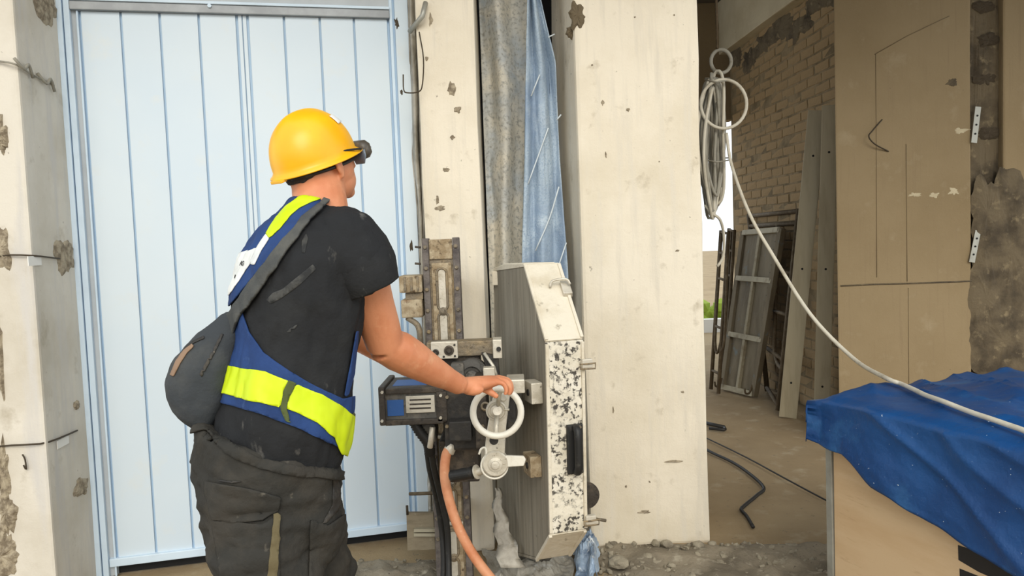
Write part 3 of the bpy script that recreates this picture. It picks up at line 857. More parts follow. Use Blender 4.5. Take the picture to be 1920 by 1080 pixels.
# low mound of debris along the pillar foot
def mound(name, u0, u1, v0, v1, h, mat, label, seed):
    a, b = PZ(u0, v0, 0), PZ(u1, v0, 0)
    c = PZ((u0 + u1) / 2, v1, 0)
    V, Fc = [], []
    nx, ny = 60, 24
    for j in range(ny + 1):
        for i in range(nx + 1):
            s, t = i / nx, j / ny
            p = a.lerp(b, s); p.y = p.y * (1 - t) + c.y * t
            e = min(1, 6 * s, 6 * (1 - s), 4 * (1 - t), 8 * t)
            z = h * e * (0.5 + 0.9 * mnoise.fractal(Vector((p.x * 9, p.y * 9, seed)), 1.0, 2.0, 5)) - 0.012 * (1 - e)
            V.append((p.x, p.y, z))
    for j in range(ny):
        for i in range(nx):
            k = j * (nx + 1) + i
            Fc.append((k, k + 1, k + nx + 2, k + nx + 1))
    return tag(mesh_from(name, V, Fc, mat, smooth=True), label, 'rubble', kind='stuff')
mound('debris', 1100, 1620, 1015, 1130, 0.026, 'rubble_ground', 'crumbled grey concrete debris on the floor before the wide pillar', 2.0)
mound('debris', 560, 860, 1050, 1130, 0.03, 'rubble_ground', 'crumbled grey concrete debris on the floor below the door sill', 5.0)
for i, (u, v, r) in enumerate(((1250, 1028, .028), (1310, 1030, .026), (1160, 1066, .045), (1215, 1050, .02), (1335, 1026, .02))):
    bm = bmesh.new()
    bmesh.ops.create_icosphere(bm, subdivisions=2, radius=r)
    for v_ in bm.verts: v_.co *= 1 + 0.35 * mnoise.noise(v_.co * 30 + Vector((i * 5, 0, 0))); v_.co.z *= 0.6
    o = from_bm('stone', bm, 'stone'); o.location = PZ(u, v, 0.0) + UPZ * (r * 0.45 + 0.008); o.rotation_euler = (0, 0, i)
    tag(o, ['flat grey concrete lump lying at the middle of the wide pillar foot', 'grey concrete lump lying close by the outer corner of the wide pillar', 'biggest grey concrete lump lying next to the blue plastic wad', 'small grey concrete lump between the biggest lump and the wide pillar', 'small grey concrete chip just past the outer corner of the wide pillar'][i], 'stone', 'concrete lumps before the wide pillar')
# crumpled plastic at the foot of the guard
def crumple(name, outline, z0, h, mat, label, seed, n=46):
    u0, u1, v0, v1 = outline
    V, Fc = [], []
    for j in range(n + 1):
        for i in range(n + 1):
            s, t = i / n, j / n
            p = PZ(u0 + (u1 - u0) * s + 14 * mnoise.noise(Vector((t * 4, seed, 1))), v0 + (v1 - v0) * t + 14 * mnoise.noise(Vector((s * 4, 2, seed))), 0)
            e = min(1, 5 * s, 5 * (1 - s), 5 * t, 5 * (1 - t))
            nz = 1 - abs(mnoise.fractal(Vector((p.x * 7, p.y * 5, seed)), 0.9, 2.0, 4)) * 1.8
            V.append((p.x, p.y, z0 + h * max(0.05, nz) * (0.25 + 0.75 * e)))
    for j in range(n):
        for i in range(n):
            k = j * (n + 1) + i
            Fc.append((k, k + 1, k + n + 2, k + n + 1))
    o = mesh_from(name, V, Fc, mat, smooth=False)
    return tag(o, label, 'plastic sheet')
crumple('plastic_sheet', (905, 1070, 1034, 1120), 0.0, 0.045, 'plastic_grey', 'crumpled grey plastic sheet on the floor under the blade guard', 1.4)
crumple('plastic_sheet', (1078, 1122, 1032, 1100), 0.012, 0.12, 'plastic_blue', 'crumpled shiny blue-white plastic wad beside the blade guard foot', 6.1, n=30)
# grey strip of sheet hanging between pillar and guard
tag(mesh_from('plastic_strip', *(lambda: (lambda q: (q, [(i * 4 + k, i * 4 + k + 1, i * 4 + k + 5, i * 4 + k + 4) for i in range(20) for k in range(3)]))([P(932 + 28 * (i / 20) ** 1.5 + (k - 1.5) * (3 + 13 * i / 20) + 3 * math.sin(i), 915 + 150 * i / 20, 3.26 - 0.14 * i / 20 + 0.02 * ((k + i // 3) % 2)) for i in range(21) for k in range(4)]))(), 'plastic_grey', smooth=True), 'narrow twisted grey plastic strip hanging beside the blade guard', 'plastic sheet').modifiers.new('thickness', 'SOLIDIFY').thickness = 0.004
# small grey board with slot leaning at the jamb foot
bd = empty('wooden_board', P(792, 1030, 3.38), 'small weathered board with battens leaning at the door jamb foot', 'board')
q = [P(764, 1032, 3.42), P(816, 1030, 3.42), P(812, 962, 3.46), P(762, 962, 3.46)]
hexa('board', q[:4] + [p + Vector((0, 0.02, 0)) for p in q], 'board_grey', bd)
for (v0, v1) in ((992, 998), (1000, 1006)):
    q = [P(776, v1, 3.415), P(816, v1, 3.415), P(816, v0, 3.42), P(776, v0, 3.42)]
    hexa('batten', q + [p + Vector((0, 0.02, 0)) for p in q], 'form_rail', bd)
tube('pin', [P(764, 965, 3.44), P(763, 948, 3.44)], 0.006, 'wire_dark', bd, seg=6)
tag(tube('steel_rod', [P(768, 926, 3.46), P(830, 924, 3.40)], 0.008, 'rust_tube', seg=8), 'short steel rod sticking out beside the door jamb', 'rod')
# scuffs on the door post
for (u, v, ru, rv) in ((770, 462, 3, 12), (743, 46, 4, 12), (752, 175, 3, 5)):
    c_ = DP(u, v) + DN * 0.027
    blob_plate('scuff', c_, DT * ru * c_.y / FPX, UPZ * rv * c_.y / FPX, DN, 'wire_dark', door, seed=u * 0.1, thick=0.0015, irr=0.8, bump=0.0, n=14)

# ================================================================== wall saw
mk('steel_worn', rgb(128, 118, 102), 0.6, metal=0.45, layers=[(12, rgb(158, 140, 110), 0.45, 0.65, 8), (40, rgb(76, 68, 58), 0.56, 0.70, 6), (70, rgb(190, 180, 160), 0.64, 0.74, 4)], bump=[(60, 0.5, 6)])
mk('steel_crusted', rgb(150, 132, 104), 0.85, metal=0.1, layers=[(20, rgb(186, 172, 146), 0.45, 0.62, 8), (46, rgb(92, 76, 58), 0.56, 0.68, 6), (9, rgb(128, 96, 66), 0.6, 0.76, 6)], bump=[(50, 0.7, 7)])
mk('steel_dark', rgb(66, 60, 54), 0.6, metal=0.3, layers=[(16, rgb(96, 86, 74), 0.48, 0.66, 7), (50, rgb(40, 38, 36), 0.55, 0.7, 5), (80, rgb(130, 120, 104), 0.68, 0.76, 4)], bump=[(60, 0.4, 6)])
mk('strip_purple', rgb(112, 105, 100), 0.7, metal=0.2, layers=[(20, rgb(76, 70, 70), 0.45, 0.65, 6), (60, rgb(140, 130, 122), 0.62, 0.74, 4)], bump=[(60, 0.4, 5)])
mk('alu_light', rgb(208, 202, 188), 0.45, metal=0.35, layers=[(14, rgb(176, 168, 150), 0.5, 0.7, 7), (60, rgb(120, 112, 98), 0.66, 0.74, 4)], bump=[(60, 0.2, 5)])
mk('alu_white', rgb(226, 222, 210), 0.5, metal=0.05, layers=[(18, rgb(196, 188, 170), 0.54, 0.72, 6)], bump=[(70, 0.15, 4)])
mk('machine_black', rgb(40, 38, 36), 0.65, layers=[(20, rgb(70, 64, 56), 0.5, 0.7, 7), (70, rgb(120, 110, 96), 0.7, 0.78, 4)], bump=[(60, 0.3, 5)])
mk('motor_grey', rgb(84, 82, 78), 0.7, layers=[(14, rgb(116, 110, 100), 0.48, 0.66, 7), (44, rgb(52, 50, 48), 0.56, 0.7, 5)], bump=[(50, 0.4, 6)])
mk('label_blue', rgb(44, 88, 150), 0.5, layers=[(50, rgb(90, 110, 140), 0.62, 0.74, 5)])
mk('rubber_black', rgb(28, 28, 28), 0.55, layers=[(40, rgb(60, 58, 54), 0.58, 0.72, 5)])
mk('hose_orange', rgb(208, 146, 108), 0.6, layers=[(10, rgb(192, 120, 80), 0.45, 0.65, 6), (24, rgb(222, 178, 148), 0.58, 0.72, 6)], bump=[(40, 0.2, 4)])
mk('guard_side', rgb(150, 143, 128), 0.8, metal=0.1, layers=[(5, rgb(124, 117, 104), 0.42, 0.66, 7, (6, 6, 0.35)), (7, rgb(178, 170, 152), 0.58, 0.74, 7, (7, 7, 0.3)), (40, rgb(80, 74, 66), 0.66, 0.76, 4)], bump=[(40, 0.2, 6)])
mk('guard_rim', rgb(220, 212, 194), 0.75, layers=[(6, rgb(196, 184, 160), 0.45, 0.68, 7), (22, rgb(150, 140, 120), 0.62, 0.74, 7)], bump=[(50, 0.4, 6)])
mk('guard_speckle', rgb(226, 220, 206), 0.7, layers=[(7, rgb(200, 192, 172), 0.45, 0.68, 7), (62, rgb(70, 66, 60), 0.50, 0.57, 8), (11, rgb(224, 217, 200), 0.50, 0.60, 8), (8, rgb(118, 126, 138), 0.68, 0.78, 6)], bump=[(60, 0.4, 6)])

def vbox(name, u0, u1, v0, v1, y, depth, mat, parent, bevel=0.003, dy1=0.0):
    """upright block: front face spans the pixel box at depth y, goes back by depth; true vertical faces."""
    um, vm = (u0 + u1) / 2, (v0 + v1) / 2
    x0, x1 = P(u0, vm, y).x, P(u1, vm, y).x
    z0, z1 = P(um, v1, y).z, P(um, v0, y).z
    return hexa(name, [(x0, y, z0), (x1, y, z0), (x1, y + depth, z0), (x0, y + depth, z0), (x0, y, z1), (x1, y, z1), (x1, y + depth, z1), (x0, y + depth, z1)], mat, parent, bevel)
def vdisc(name, u, v, rpx, y, th, mat, parent, seg=20, bevel=0.0):
    c = P(u, v, y)
    return cyl(name, c, c + Vector((0, th, 0)), rpx * y / FPX, mat, parent, seg, bevel)
def vpoly(name, pix, y, th, mat, parent, bevel=0.002):
    return prism(name, [P(u, v, y) for u, v in pix], (0, th, 0), mat, parent, bevel)
def vring(name, u, v, rpx, tpx, y, mat, parent, n=40, seg=10, sv=1.0):
    c = P(u, v, y)
    s = y / FPX
    return tube(name, [c + Vector((rpx * s * math.cos(a), 0, rpx * s * sv * math.sin(a))) for a in [2 * math.pi * k / n for k in range(n)]], tpx * s, mat, parent, seg=seg, closed=True)

# ------------------------------------------------------------------ guide rail
YR = 3.20
rx = P(829, 540, YR).x
rw = 0.070
zt = P(826, 446, YR).z
rail = empty('guide_rail', (rx, YR + 0.04, 0), 'upright crusted steel guide rail with slotted plates bolted to the narrow pillar', 'saw rail')
def rb(name, x0, x1, z0, z1, y0, y1, mat, bevel=0.003, parent=None):
    return hexa(name, [(rx + x0, y0, z0), (rx + x1, y0, z0), (rx + x1, y1, z0), (rx + x0, y1, z0), (rx + x0, y0, z1), (rx + x1, y0, z1), (rx + x1, y1, z1), (rx + x0, y1, z1)], mat, parent or rail, bevel)
rb('web', -0.05, 0.05, 0.0, zt - 0.03, YR + 0.012, YR + 0.05, 'steel_worn')
for k in (-1, 1):
    st = rb('edge_strip', min(k * 0.048, k * 0.074), max(k * 0.048, k * 0.074), 0.0, zt, YR, YR + 0.07, 'strip_purple')
    nb = 15
    for i in range(nb):
        z = zt - 0.035 - i * 0.085
        q = Vector((rx + k * 0.061, YR, z))
        lathe('bolt', q, (0, -1, 0), [(0.009, 0), (0.009, 0.004), (0.006, 0.006), (0.006, 0.009)], 'steel_worn', st, seg=6)
rb('cap_plate', -0.046, 0.046, zt - 0.085, zt - 0.005, YR + 0.004, YR + 0.02, 'steel_crusted')
def stadium(cxw, z0, z1, r, y, n=10):
    pts = []
    for k in range(n + 1):
        a = math.pi * k / n
        pts.append(Vector((cxw + r * math.cos(a), y, z1 - r + r * math.sin(a))))
    for k in range(n + 1):
        a = math.pi + math.pi * k / n
        pts.append(Vector((cxw + r * math.cos(a), y, z0 + r + r * math.sin(a))))
    return pts
seglen = 0.36
z1 = zt - 0.10
while z1 > 0.12:
    z0 = max(0.02, z1 - seglen + 0.03)
    pl = rb('slot_plate', -0.040, 0.040, z0, z1, YR + 0.004, YR + 0.014, 'steel_crusted')
    h = z1 - z0
    for (a, b) in ((0.08, 0.56), (0.62, 0.97)):
        za, zb2 = z1 - h * b, z1 - h * a
        if zb2 - za < 0.05: continue
        prism('slot', stadium(rx, za, zb2, 0.014, YR + 0.0025), (0, 0.004, 0), 'alu_light', pl)
        tube('slot_rim', stadium(rx, za - 0.005, zb2 + 0.005, 0.020, YR + 0.003)[:], 0.0055, 'steel_worn', pl, seg=6, closed=True)
    zc = z1 - h * 0.59
    lathe('bolt', (rx, YR + 0.004, zc), (0, -1, 0), [(0.017, 0), (0.017, 0.006), (0.011, 0.008), (0.011, 0.014), (0.005, 0.016)], 'steel_worn', pl, seg=14)
    rb('cross_bar', -0.044, 0.044, z0 - 0.022, z0 - 0.008, YR, YR + 0.02, 'alu_light')
    z1 -= seglen
# mounting feet to the pillar
for v in (545, 760, 1000):
    z = P(829, v, YR).z
    rb('mount_foot', -0.03, 0.05, z - 0.03, z + 0.03, YR + 0.05, PILY - 0.002, 'steel_dark')
# clamp bracket on the rail
br = empty('rail_clamp', P(772, 590, YR), 'rusty crusted clamp block fixed to the side of the guide rail', 'clamp')
vbox('block', 748, 791, 517, 549, YR - 0.02, 0.12, 'steel_crusted', br, 0.006)
vbox('block', 752, 792, 562, 596, YR - 0.02, 0.12, 'steel_crusted', br, 0.006)
vbox('spacer', 760, 793, 549, 562, YR, 0.08, 'steel_worn', br)
for k in range(3): vbox('rib', 757 + k * 12, 761 + k * 12, 519, 546, YR - 0.026, 0.02, 'steel_worn', br, 0.002)
tube('bow', [P(764, 596, YR), P(783, 610, YR - .02), P(788, 635, YR - .02), P(788, 660, YR)], 0.012, 'steel_worn', br, sm=5, seg=8)
for v in (463, 494): tube('stud', [P(778, v, YR + .02), P(789, v + 1, YR + .02)], 0.005, 'steel_dark', br, seg=6)

# ------------------------------------------------------------------ saw head
saw = empty('concrete_saw', P(870, 880, 3.0), 'dusty concrete saw head with motor and white handwheel on the guide rail', 'saw')
# carriage on the rail
vbox('carriage', 806, 900, 668, 722, 3.02, 0.17, 'steel_dark', saw, 0.006)
tb_ = vbox('top_bar', 800, 938, 640, 668, 3.00, 0.08, 'steel_worn', saw, 0.004)
plate = vbox('bearing_plate', 808, 858, 641, 673, 2.965, 0.035, 'alu_light', saw, 0.003)
for (u, v, r) in ((842, 657, 9.5), (817, 661, 6.5)):
    c = P(u, v, 2.966); s = 2.966 / FPX
    lathe('bearing', c, (0, -1, 0), [(r * s, 0), (r * s, 0.006), (r * s * 0.7, 0.007), (r * s * 0.66, 0.003), (r * s * 0.45, 0.003), (r * s * 0.4, 0.010)], 'steel_dark', plate, seg=18)
for (u, v) in ((852, 647), (832, 669), (853, 668)): vdisc('bolt', u, v, 2.2, 2.962, 0.006, 'machine_black', plate, 8)
cv = vbox('clevis', 924, 941, 637, 672, 2.96, 0.09, 'alu_light', saw, 0.003)
vdisc('pin', 935, 655, 4.5, 2.95, 0.02, 'machine_black', cv, 12)
# gear housing
gh = lathe('gear_housing', P(886, 700, 3.02), (0, -1, 0), [(0.062, 0), (0.062, 0.05), (0.056, 0.06), (0.036, 0.062), (0.034, 0.05), (0.024, 0.05), (0.022, 0.075), (0.01, 0.078)], 'motor_grey', saw, seg=30)
cyl('shaft', P(893, 712, 2.95), P(893, 712, 2.90), 0.012, 'alu_light', gh, 14, 0.002)
vbox('gear_cover', 845, 870, 682, 716, 2.93, 0.08, 'motor_grey', saw, 0.008)
tube('cover_strut', [P(908, 662, 2.95), P(926, 688, 2.93), P(931, 705, 2.92)], 0.006, 'alu_light', saw, seg=6)
vbox('bracket', 906, 928, 690, 708, 2.88, 0.05, 'alu_light', saw)
vpoly('cheek_plate', [(902, 662), (934, 668), (938, 720), (922, 722)], 2.97, 0.05, 'machine_black', saw)
# drive body
vbox('drive_body', 832, 898, 716, 845, 2.86, 0.30, 'machine_black', saw, 0.010)
vbox('drive_plate', 890, 912, 712, 842, 2.80, 0.34, 'steel_dark', saw, 0.006)
vbox('valve_block', 842, 884, 790, 828, 2.80, 0.08, 'machine_black', saw, 0.006)
vbox('lower_block', 824, 898, 826, 905, 2.98, 0.20, 'steel_dark', saw, 0.008)
for i, (u, v) in enumerate(((850, 722), (872, 724), (905, 730), (905, 800), (838, 745), (838, 800))): vdisc('bolt', u, v, 3.5, 2.79 if u > 890 else 2.85, 0.02, 'steel_worn', saw, 6)
vring('lifting_eye', 910, 762, 7, 2.5, 2.79, 'steel_worn', saw, 16, 6)
vbox('wheel_shade_block', 946, 968, 728, 806, 2.88, 0.26, 'machine_black', saw, 0.010)  # added black block, stands in for the shade inside the handwheel
vbox('guard_arm', 950, 984, 712, 738, 2.82, 0.12, 'alu_light', saw, 0.004)
# motor
mo = vbox('motor', 712, 834, 729, 796, 2.86, 0.24, 'motor_grey', saw, 0.010)
vbox('motor_end', 710, 722, 726, 799, 2.845, 0.27, 'steel_dark', mo, 0.006)
vbox('motor_rim', 722, 832, 727, 738, 2.85, 0.24, 'steel_dark', mo, 0.004)
vbox('motor_rim', 722, 832, 786, 797, 2.85, 0.24, 'steel_dark', mo, 0.004)
vbox('blue_label', 726, 757, 750, 780, 2.857, 0.004, 'label_blue', mo, 0.001)
vbox('blue_label', 736, 800, 722, 730, 2.90, 0.12, 'label_blue', mo, 0.001)
npl = vbox('name_plate', 761, 815, 742, 774, 2.852, 0.010, 'alu_light', mo, 0.002)
for k in range(3): vbox('print_line', 768, 808, 748 + k * 8, 751 + k * 8, 2.8512, 0.002, 'steel_dark', npl, 0)
vbox('motor_flange', 818, 838, 734, 792, 2.85, 0.26, 'steel_dark', mo, 0.005)
for (u, v) in ((826, 742), (826, 784), (716, 736), (716, 790)): vdisc('bolt', u, v, 3, 2.838, 0.02, 'alu_light', mo, 6)
vbox('hose_block', 788, 816, 796, 830, 2.92, 0.10, 'motor_grey', mo, 0.006)
cyl('fitting', P(811, 800, 2.90), P(806, 840, 2.90), 0.011, 'alu_light', mo, 12, 0.002)
# crank arm
YK = 2.66
arm = vpoly('crank_arm', [(927, 728), (938, 722), (952, 724), (957, 734), (949, 800), (946, 858), (936, 872), (914, 868), (908, 852), (912, 812)], YK, 0.030, 'alu_light', saw, 0.003)
vdisc('arm_hole', 926, 826, 8.5, YK - 0.001, 0.006, 'machine_black', arm, 18)
lathe('hub', P(931, 769, YK), (0, -1, 0), [(0.036, 0), (0.036, 0.010), (0.030, 0.012), (0.028, 0.006), (0.022, 0.006), (0.020, 0.022), (0.011, 0.024), (0.010, 0.032), (0.003, 0.034)], 'alu_light', arm, seg=26)
lathe('knob', P(944, 742, YK), (0, -1, 0), [(0.009, 0), (0.009, 0.02), (0.013, 0.024), (0.013, 0.034), (0.009, 0.039)], 'alu_white', arm, seg=18)
tube('grub_pin', [P(945, 768, YK - 0.01), P(955, 768, YK - 0.01)], 0.004, 'alu_white', arm, seg=6)
pv = lathe('pivot', P(929, 868, YK), (0, -1, 0), [(0.044, -0.02), (0.044, 0.010), (0.040, 0.014), (0.024, 0.014), (0.024, 0.020), (0.014, 0.022), (0.013, 0.030), (0.006, 0.031)], 'alu_light', saw, seg=30)
vring('pivot_lip', 927, 873, 25, 2.2, YK - 0.004, 'alu_white', pv, 32, 6)
lk = vpoly('link_arm', [(928, 855), (950, 855), (982, 856), (986, 862), (982, 874), (950, 876), (930, 880)], YK - 0.012, 0.014, 'alu_white', saw, 0.002)
vdisc('bolt', 945, 866, 4.5, YK - 0.018, 0.008, 'alu_light', lk, 12)
tube('spring_clip', [P(898, 852, YK), P(902, 842, YK), P(910, 840, YK), P(912, 856, YK), P(908, 880, YK)], 0.004, 'alu_white', saw, sm=4, seg=6)
# lower handle
gp = lathe('grip', P(846, 893, 2.74), P(897, 884, 2.70) - P(846, 893, 2.74), [(0.019, 0), (0.022, 0.004), (0.020, 0.02), (0.021, 0.05), (0.020, 0.075), (0.022, 0.084), (0.016, 0.09)], 'rubber_black', saw, seg=20)
lathe('collar', P(893, 885, 2.70), P(915, 880, 2.68) - P(893, 885, 2.70), [(0.025, 0), (0.025, 0.004), (0.013, 0.006), (0.013, 0.022), (0.009, 0.026), (0.009, 0.04)], 'alu_light', saw, seg=20)
# handwheel
YH = 2.58
wheel = vring('handwheel', 932, 773, 45.5, 6.4, YH, 'alu_white', saw, 56, 14)
for a in (1.40, 4.62):
    s = YH / FPX; c = P(932, 773, YH)
    tube('spoke', [c + Vector((0.015 * math.cos(a), 0.045, 0.015 * math.sin(a))), c + Vector((43 * s * math.cos(a), 0.004, 43 * s * math.sin(a)))], 0.008, 'alu_light', wheel, seg=8)
cyl('wheel_axle', P(932, 771, YH + 0.02), P(932, 771, YK + 0.02), 0.014, 'alu_light', wheel, 16)

# ------------------------------------------------------------------ blade guard
GA, GB = P(1030, 820, 2.80), P(925, 700, 3.50)
gd = GB - GA; gd.z = 0; gd.normalize()
gn = Vector((-gd.y, gd.x, 0))
if gn.x > 0: gn = -gn                     # outward of the dark face
def GP(u, v, off=0.0): return PPL(u, v, GA + gn * off, gn)
ol = [GP(u, v) for u, v in ((926, 508), (982, 500), (1022, 642), (1030, 1000), (1004, 1046), (952, 1032), (934, 985))]
gw = -gn * 0.140
guard = empty('blade_guard', GP(985, 1040) + gw / 2, 'octagonal dusty steel blade guard with speckled white rim and black handle', 'blade guard')
sh = 0.006
cen = sum(ol, Vector()) / len(ol)
core = prism('side_plate', [p + gw * 0.02 for p in ol], gw * 0.96, 'guard_side', guard, 0.003)
prism('side_plate', [p + gw * 0.985 for p in ol], gw * 0.03, 'guard_side', guard, 0.001)
n_ = len(ol)
for i in range(n_):
    a, b = ol[i], ol[(i + 1) % n_]
    d = (b - a)
    nn = d.cross(gw).normalized()
    if nn.dot((a + b) / 2 - cen) < 0: nn = -nn
    mt = 'guard_speckle' if i == 2 else ('guard_rim' if i in (0, 1, 3) else 'guard_side')
    m_ = (a + b) / 2 + gw / 2 + nn * 0.004
    rp = hexa('rim_plate', obox(m_, d / 2 * 1.0, gw / 2, nn * 0.005), mt, guard, 0.002)
    if i in (1, 2, 3):
        for k in (0.02, 0.98):
            hexa('rim_lip', obox((a + b) / 2 + gw * k + nn * 0.010, d / 2 * 0.985, gw.normalized() * 0.006, nn * 0.006), 'guard_rim', rp, 0.002)
fr0, fr1 = ol[2], ol[3]
fd = (fr1 - fr0).normalized()
fn = fd.cross(gw).normalized()
if fn.y > 0: fn = -fn
gx = gw.normalized()
def FP(u, v, off=0.0): return PPL(u, v, fr0 + fn * (0.010 + off), fn)
# black handle on the rim
hc0, hc1 = FP(1076, 800), FP(1078, 882)
ha = hexa('handle', obox((hc0 + hc1) / 2 + fn * 0.004, (hc1 - hc0) / 2 * 1.12, gx * 0.030, fn * 0.008), 'rubber_black', guard, 0.004)
tube('handle_grip', [hc0 + gx * .002 + fn * .004, hc0 + fn * .035 + fd * .01, (hc0 + hc1) / 2 + fn * .04, hc1 + fn * .035 - fd * .01, hc1 + fn * .004], 0.014, 'rubber_black', ha, sm=5, seg=10)
for q in (hc0, hc1): cyl('screw', q + fn * 0.012 + gx * .018, q + fn * 0.015 + gx * .018, 0.006, 'steel_worn', ha, 10)
# latches on the far lip
for (u, v) in ((1098, 680), (1105, 972)):
    p = FP(u, v)
    la = hexa('latch', obox(p + fn * 0.010, gx * 0.020, fd * 0.016, fn * 0.010), 'alu_light', guard, 0.003)
    tube('latch_wire', [p + fn * .02 - gx * .03, p + fn * .024, p + fn * .02 + gx * .03, p + fn * .018 + gx * .03 + fd * .02, p + fn * .02 - gx * .028 + fd * .018], 0.003, 'steel_worn', la, seg=6, closed=True)
p = (ol[1] * 0.62 + ol[2] * 0.38) + gw * 0.97
la = hexa('latch', obox(p + Vector((0, -.01, .014)), gx * 0.018, (ol[2] - ol[1]).normalized() * 0.03, Vector((0, -.006, .008))), 'alu_light', guard, 0.003)
tube('latch_wire', [p + Vector((-.06, -.02, .022)), p + Vector((-.05, -.02, .045)), p + Vector((0, -.02, .05)), p + Vector((.015, -.02, .03))], 0.005, 'alu_light', la, sm=4, seg=6)
tube('pin', [FP(1110, 972), FP(1136, 976)], 0.006, 'steel_worn', guard, seg=6)
# corner hinge at the top
hexa('hinge', obox(ol[0] + Vector((0.01, -0.02, -0.03)), (0.018, 0, 0), (0, 0.02, 0), (0, 0, 0.03)), 'guard_rim', guard, 0.004)
prism('dust_cake', [ol[0] + UPZ * .012, ol[0].lerp(ol[1], .4) + UPZ * .024, ol[1] + UPZ * .012, ol[1] + UPZ * .006, ol[0] + UPZ * .006], gw * 0.9, 'guard_rim', guard, 0.003)
# clevises on the dark face
for (u, v, w_, h_) in ((1000, 734, 10, 20), (998, 870, 14, 20)):
    c_ = GP(u, v, 0.02)
    ck = hexa('clevis', obox(c_, gd * 0.045, gn * 0.022, UPZ * h_ * c_.y / FPX), 'alu_light' if v < 800 else 'steel_crusted', guard, 0.004)
    cyl('pin', c_ + gn * 0.018 - gd * .01, c_ + gn * 0.026 - gd * .01, 0.012, 'machine_black', ck, 14)
# edge of the blade flange showing past the guard
lathe('blade', P(1098, 928, 3.18), (0.2, -1, 0), [(0.055, 0), (0.055, 0.012), (0.02, 0.014)], 'steel_dark', guard, seg=28)

# ------------------------------------------------------------------ hoses
hz = empty('water_hose', PZ(935, 1100, 0.02), 'faded orange hose hanging from the saw head to the floor', 'hose')
hp = [P(845, 838, 2.88), P(836, 856, 2.86), P(834, 895, 2.84), P(843, 940, 2.82), P(858, 985, 2.80), P(882, 1032, 2.78), P(915, 1078, 2.74), P(960, 1130, 2.70)]
tube('tube', spline(hp, 6), 0.0180, 'hose_orange', hz, seg=14)
cyl('coupling', P(848, 832, 2.88), P(840, 850, 2.87), 0.021, 'alu_light', hz, 16, 0.003)
h2 = empty('hydraulic_hose', PZ(850, 1100, 0.02), 'pair of black hoses running down beside the guide rail', 'hose')
tube('hose', [P(776, 790, 2.92), P(792, 815, 2.92), P(806, 838, 2.94), P(814, 880, 2.98), P(826, 930, 3.04), P(838, 985, 3.06), P(841, 1040, 3.06), P(842, 1110, 3.02)], 0.012, 'rubber_black', h2, sm=6, seg=10)
tube('hose', [P(790, 800, 2.95), P(800, 838, 2.97), P(806, 880, 3.0), P(818, 930, 3.08), P(828, 990, 3.10), P(832, 1050, 3.08), P(830, 1110, 3.05)], 0.012, 'rubber_black', h2, sm=6, seg=10)
rp_ = spline([P(773, 786, 2.91), P(786, 808, 2.91), P(803, 832, 2.92), P(806, 852, 2.94)], 10)
tube('spring_guard', rp_, [0.021 if k % 2 else 0.017 for k in range(len(rp_))], 'rubber_black', h2, seg=12)

# ================================================================== the worker
mk('skin', rgb(216, 146, 108), 0.5, layers=[(9, rgb(202, 128, 90), 0.45, 0.68, 5), (22, rgb(220, 160, 122), 0.6, 0.75, 4)], bump=[(60, 0.10, 4), (200, 0.06, 3)], spec=0.4)
MATS['skin'].node_tree.nodes['Principled BSDF'].inputs['Subsurface Weight'].default_value = 0.08
MATS['skin'].node_tree.nodes['Principled BSDF'].inputs['Subsurface Radius'].default_value = (0.01, 0.004, 0.002)
mk('shirt_dust', rgb(70, 70, 68), 0.95, layers=[(34, rgb(40, 41, 42), 0.40, 0.58, 7)])
mk('shirt_black', rgb(38, 39, 41), 0.9, layers=[(7, rgb(46, 47, 48), 0.48, 0.7, 6), (11, rgb(104, 102, 98), 0.64, 0.80, 7, (2.2, 2.2, 0.9))], bump=[(160, 0.12, 3), (16, 0.6, 4)], spec=0.2)
mk('trousers_dark', rgb(52, 51, 48), 0.92, layers=[(6, rgb(72, 68, 61), 0.46, 0.66, 7), (22, rgb(116, 109, 98), 0.66, 0.80, 7), (3, rgb(50, 48, 46), 0.5, 0.7, 4)], bump=[(180, 0.15, 3), (18, 0.7, 5)], spec=0.2)
mk('vest_blue', rgb(40, 66, 116), 0.8, layers=[(6, rgb(32, 54, 98), 0.45, 0.68, 6), (20, rgb(60, 84, 128), 0.62, 0.76, 5)], bump=[(200, 0.12, 2)], spec=0.25)
mk('vest_yellow', rgb(202, 222, 22), 0.5, layers=[(5, rgb(192, 214, 18), 0.45, 0.7, 5), (14, rgb(214, 226, 84), 0.66, 0.78, 5)], spec=0.4)
mk('vest_trim', rgb(74, 84, 40), 0.8)
mk('vest_white', rgb(226, 228, 226), 0.7, layers=[(14, rgb(206, 208, 206), 0.5, 0.7, 5)])
mk('bag_grey', rgb(58, 62, 66), 0.85, layers=[(8, rgb(74, 76, 76), 0.46, 0.68, 7), (30, rgb(96, 94, 88), 0.68, 0.8, 5)], bump=[(120, 0.2, 3)], spec=0.25)
mk('strap_grey', rgb(72, 74, 74), 0.85, layers=[(12, rgb(90, 90, 86), 0.5, 0.7, 6)], bump=[(220, 0.2, 2)], spec=0.25)
mk('zip_brown', rgb(138, 112, 90), 0.7)
mk('helmet_yellow', rgb(250, 186, 22), 0.34, layers=[(6, rgb(240, 172, 18), 0.46, 0.7, 5), (30, rgb(226, 160, 30), 0.66, 0.78, 5)], spec=0.5, bump=[(12, 0.05, 3)])
mk('hair_black', rgb(44, 36, 30), 0.8, bump=[(260, 0.6, 2)])
mk('glass_lens', rgb(120, 134, 150), 0.15, spec=0.6)
mk('goggle_dark', rgb(74, 68, 60), 0.4, layers=[(20, rgb(120, 112, 98), 0.5, 0.7, 5)])
mk('boot_leather', rgb(70, 56, 42), 0.75, bump=[(60, 0.3, 4)])
mk('rubber_sole', rgb(34, 32, 30), 0.8)
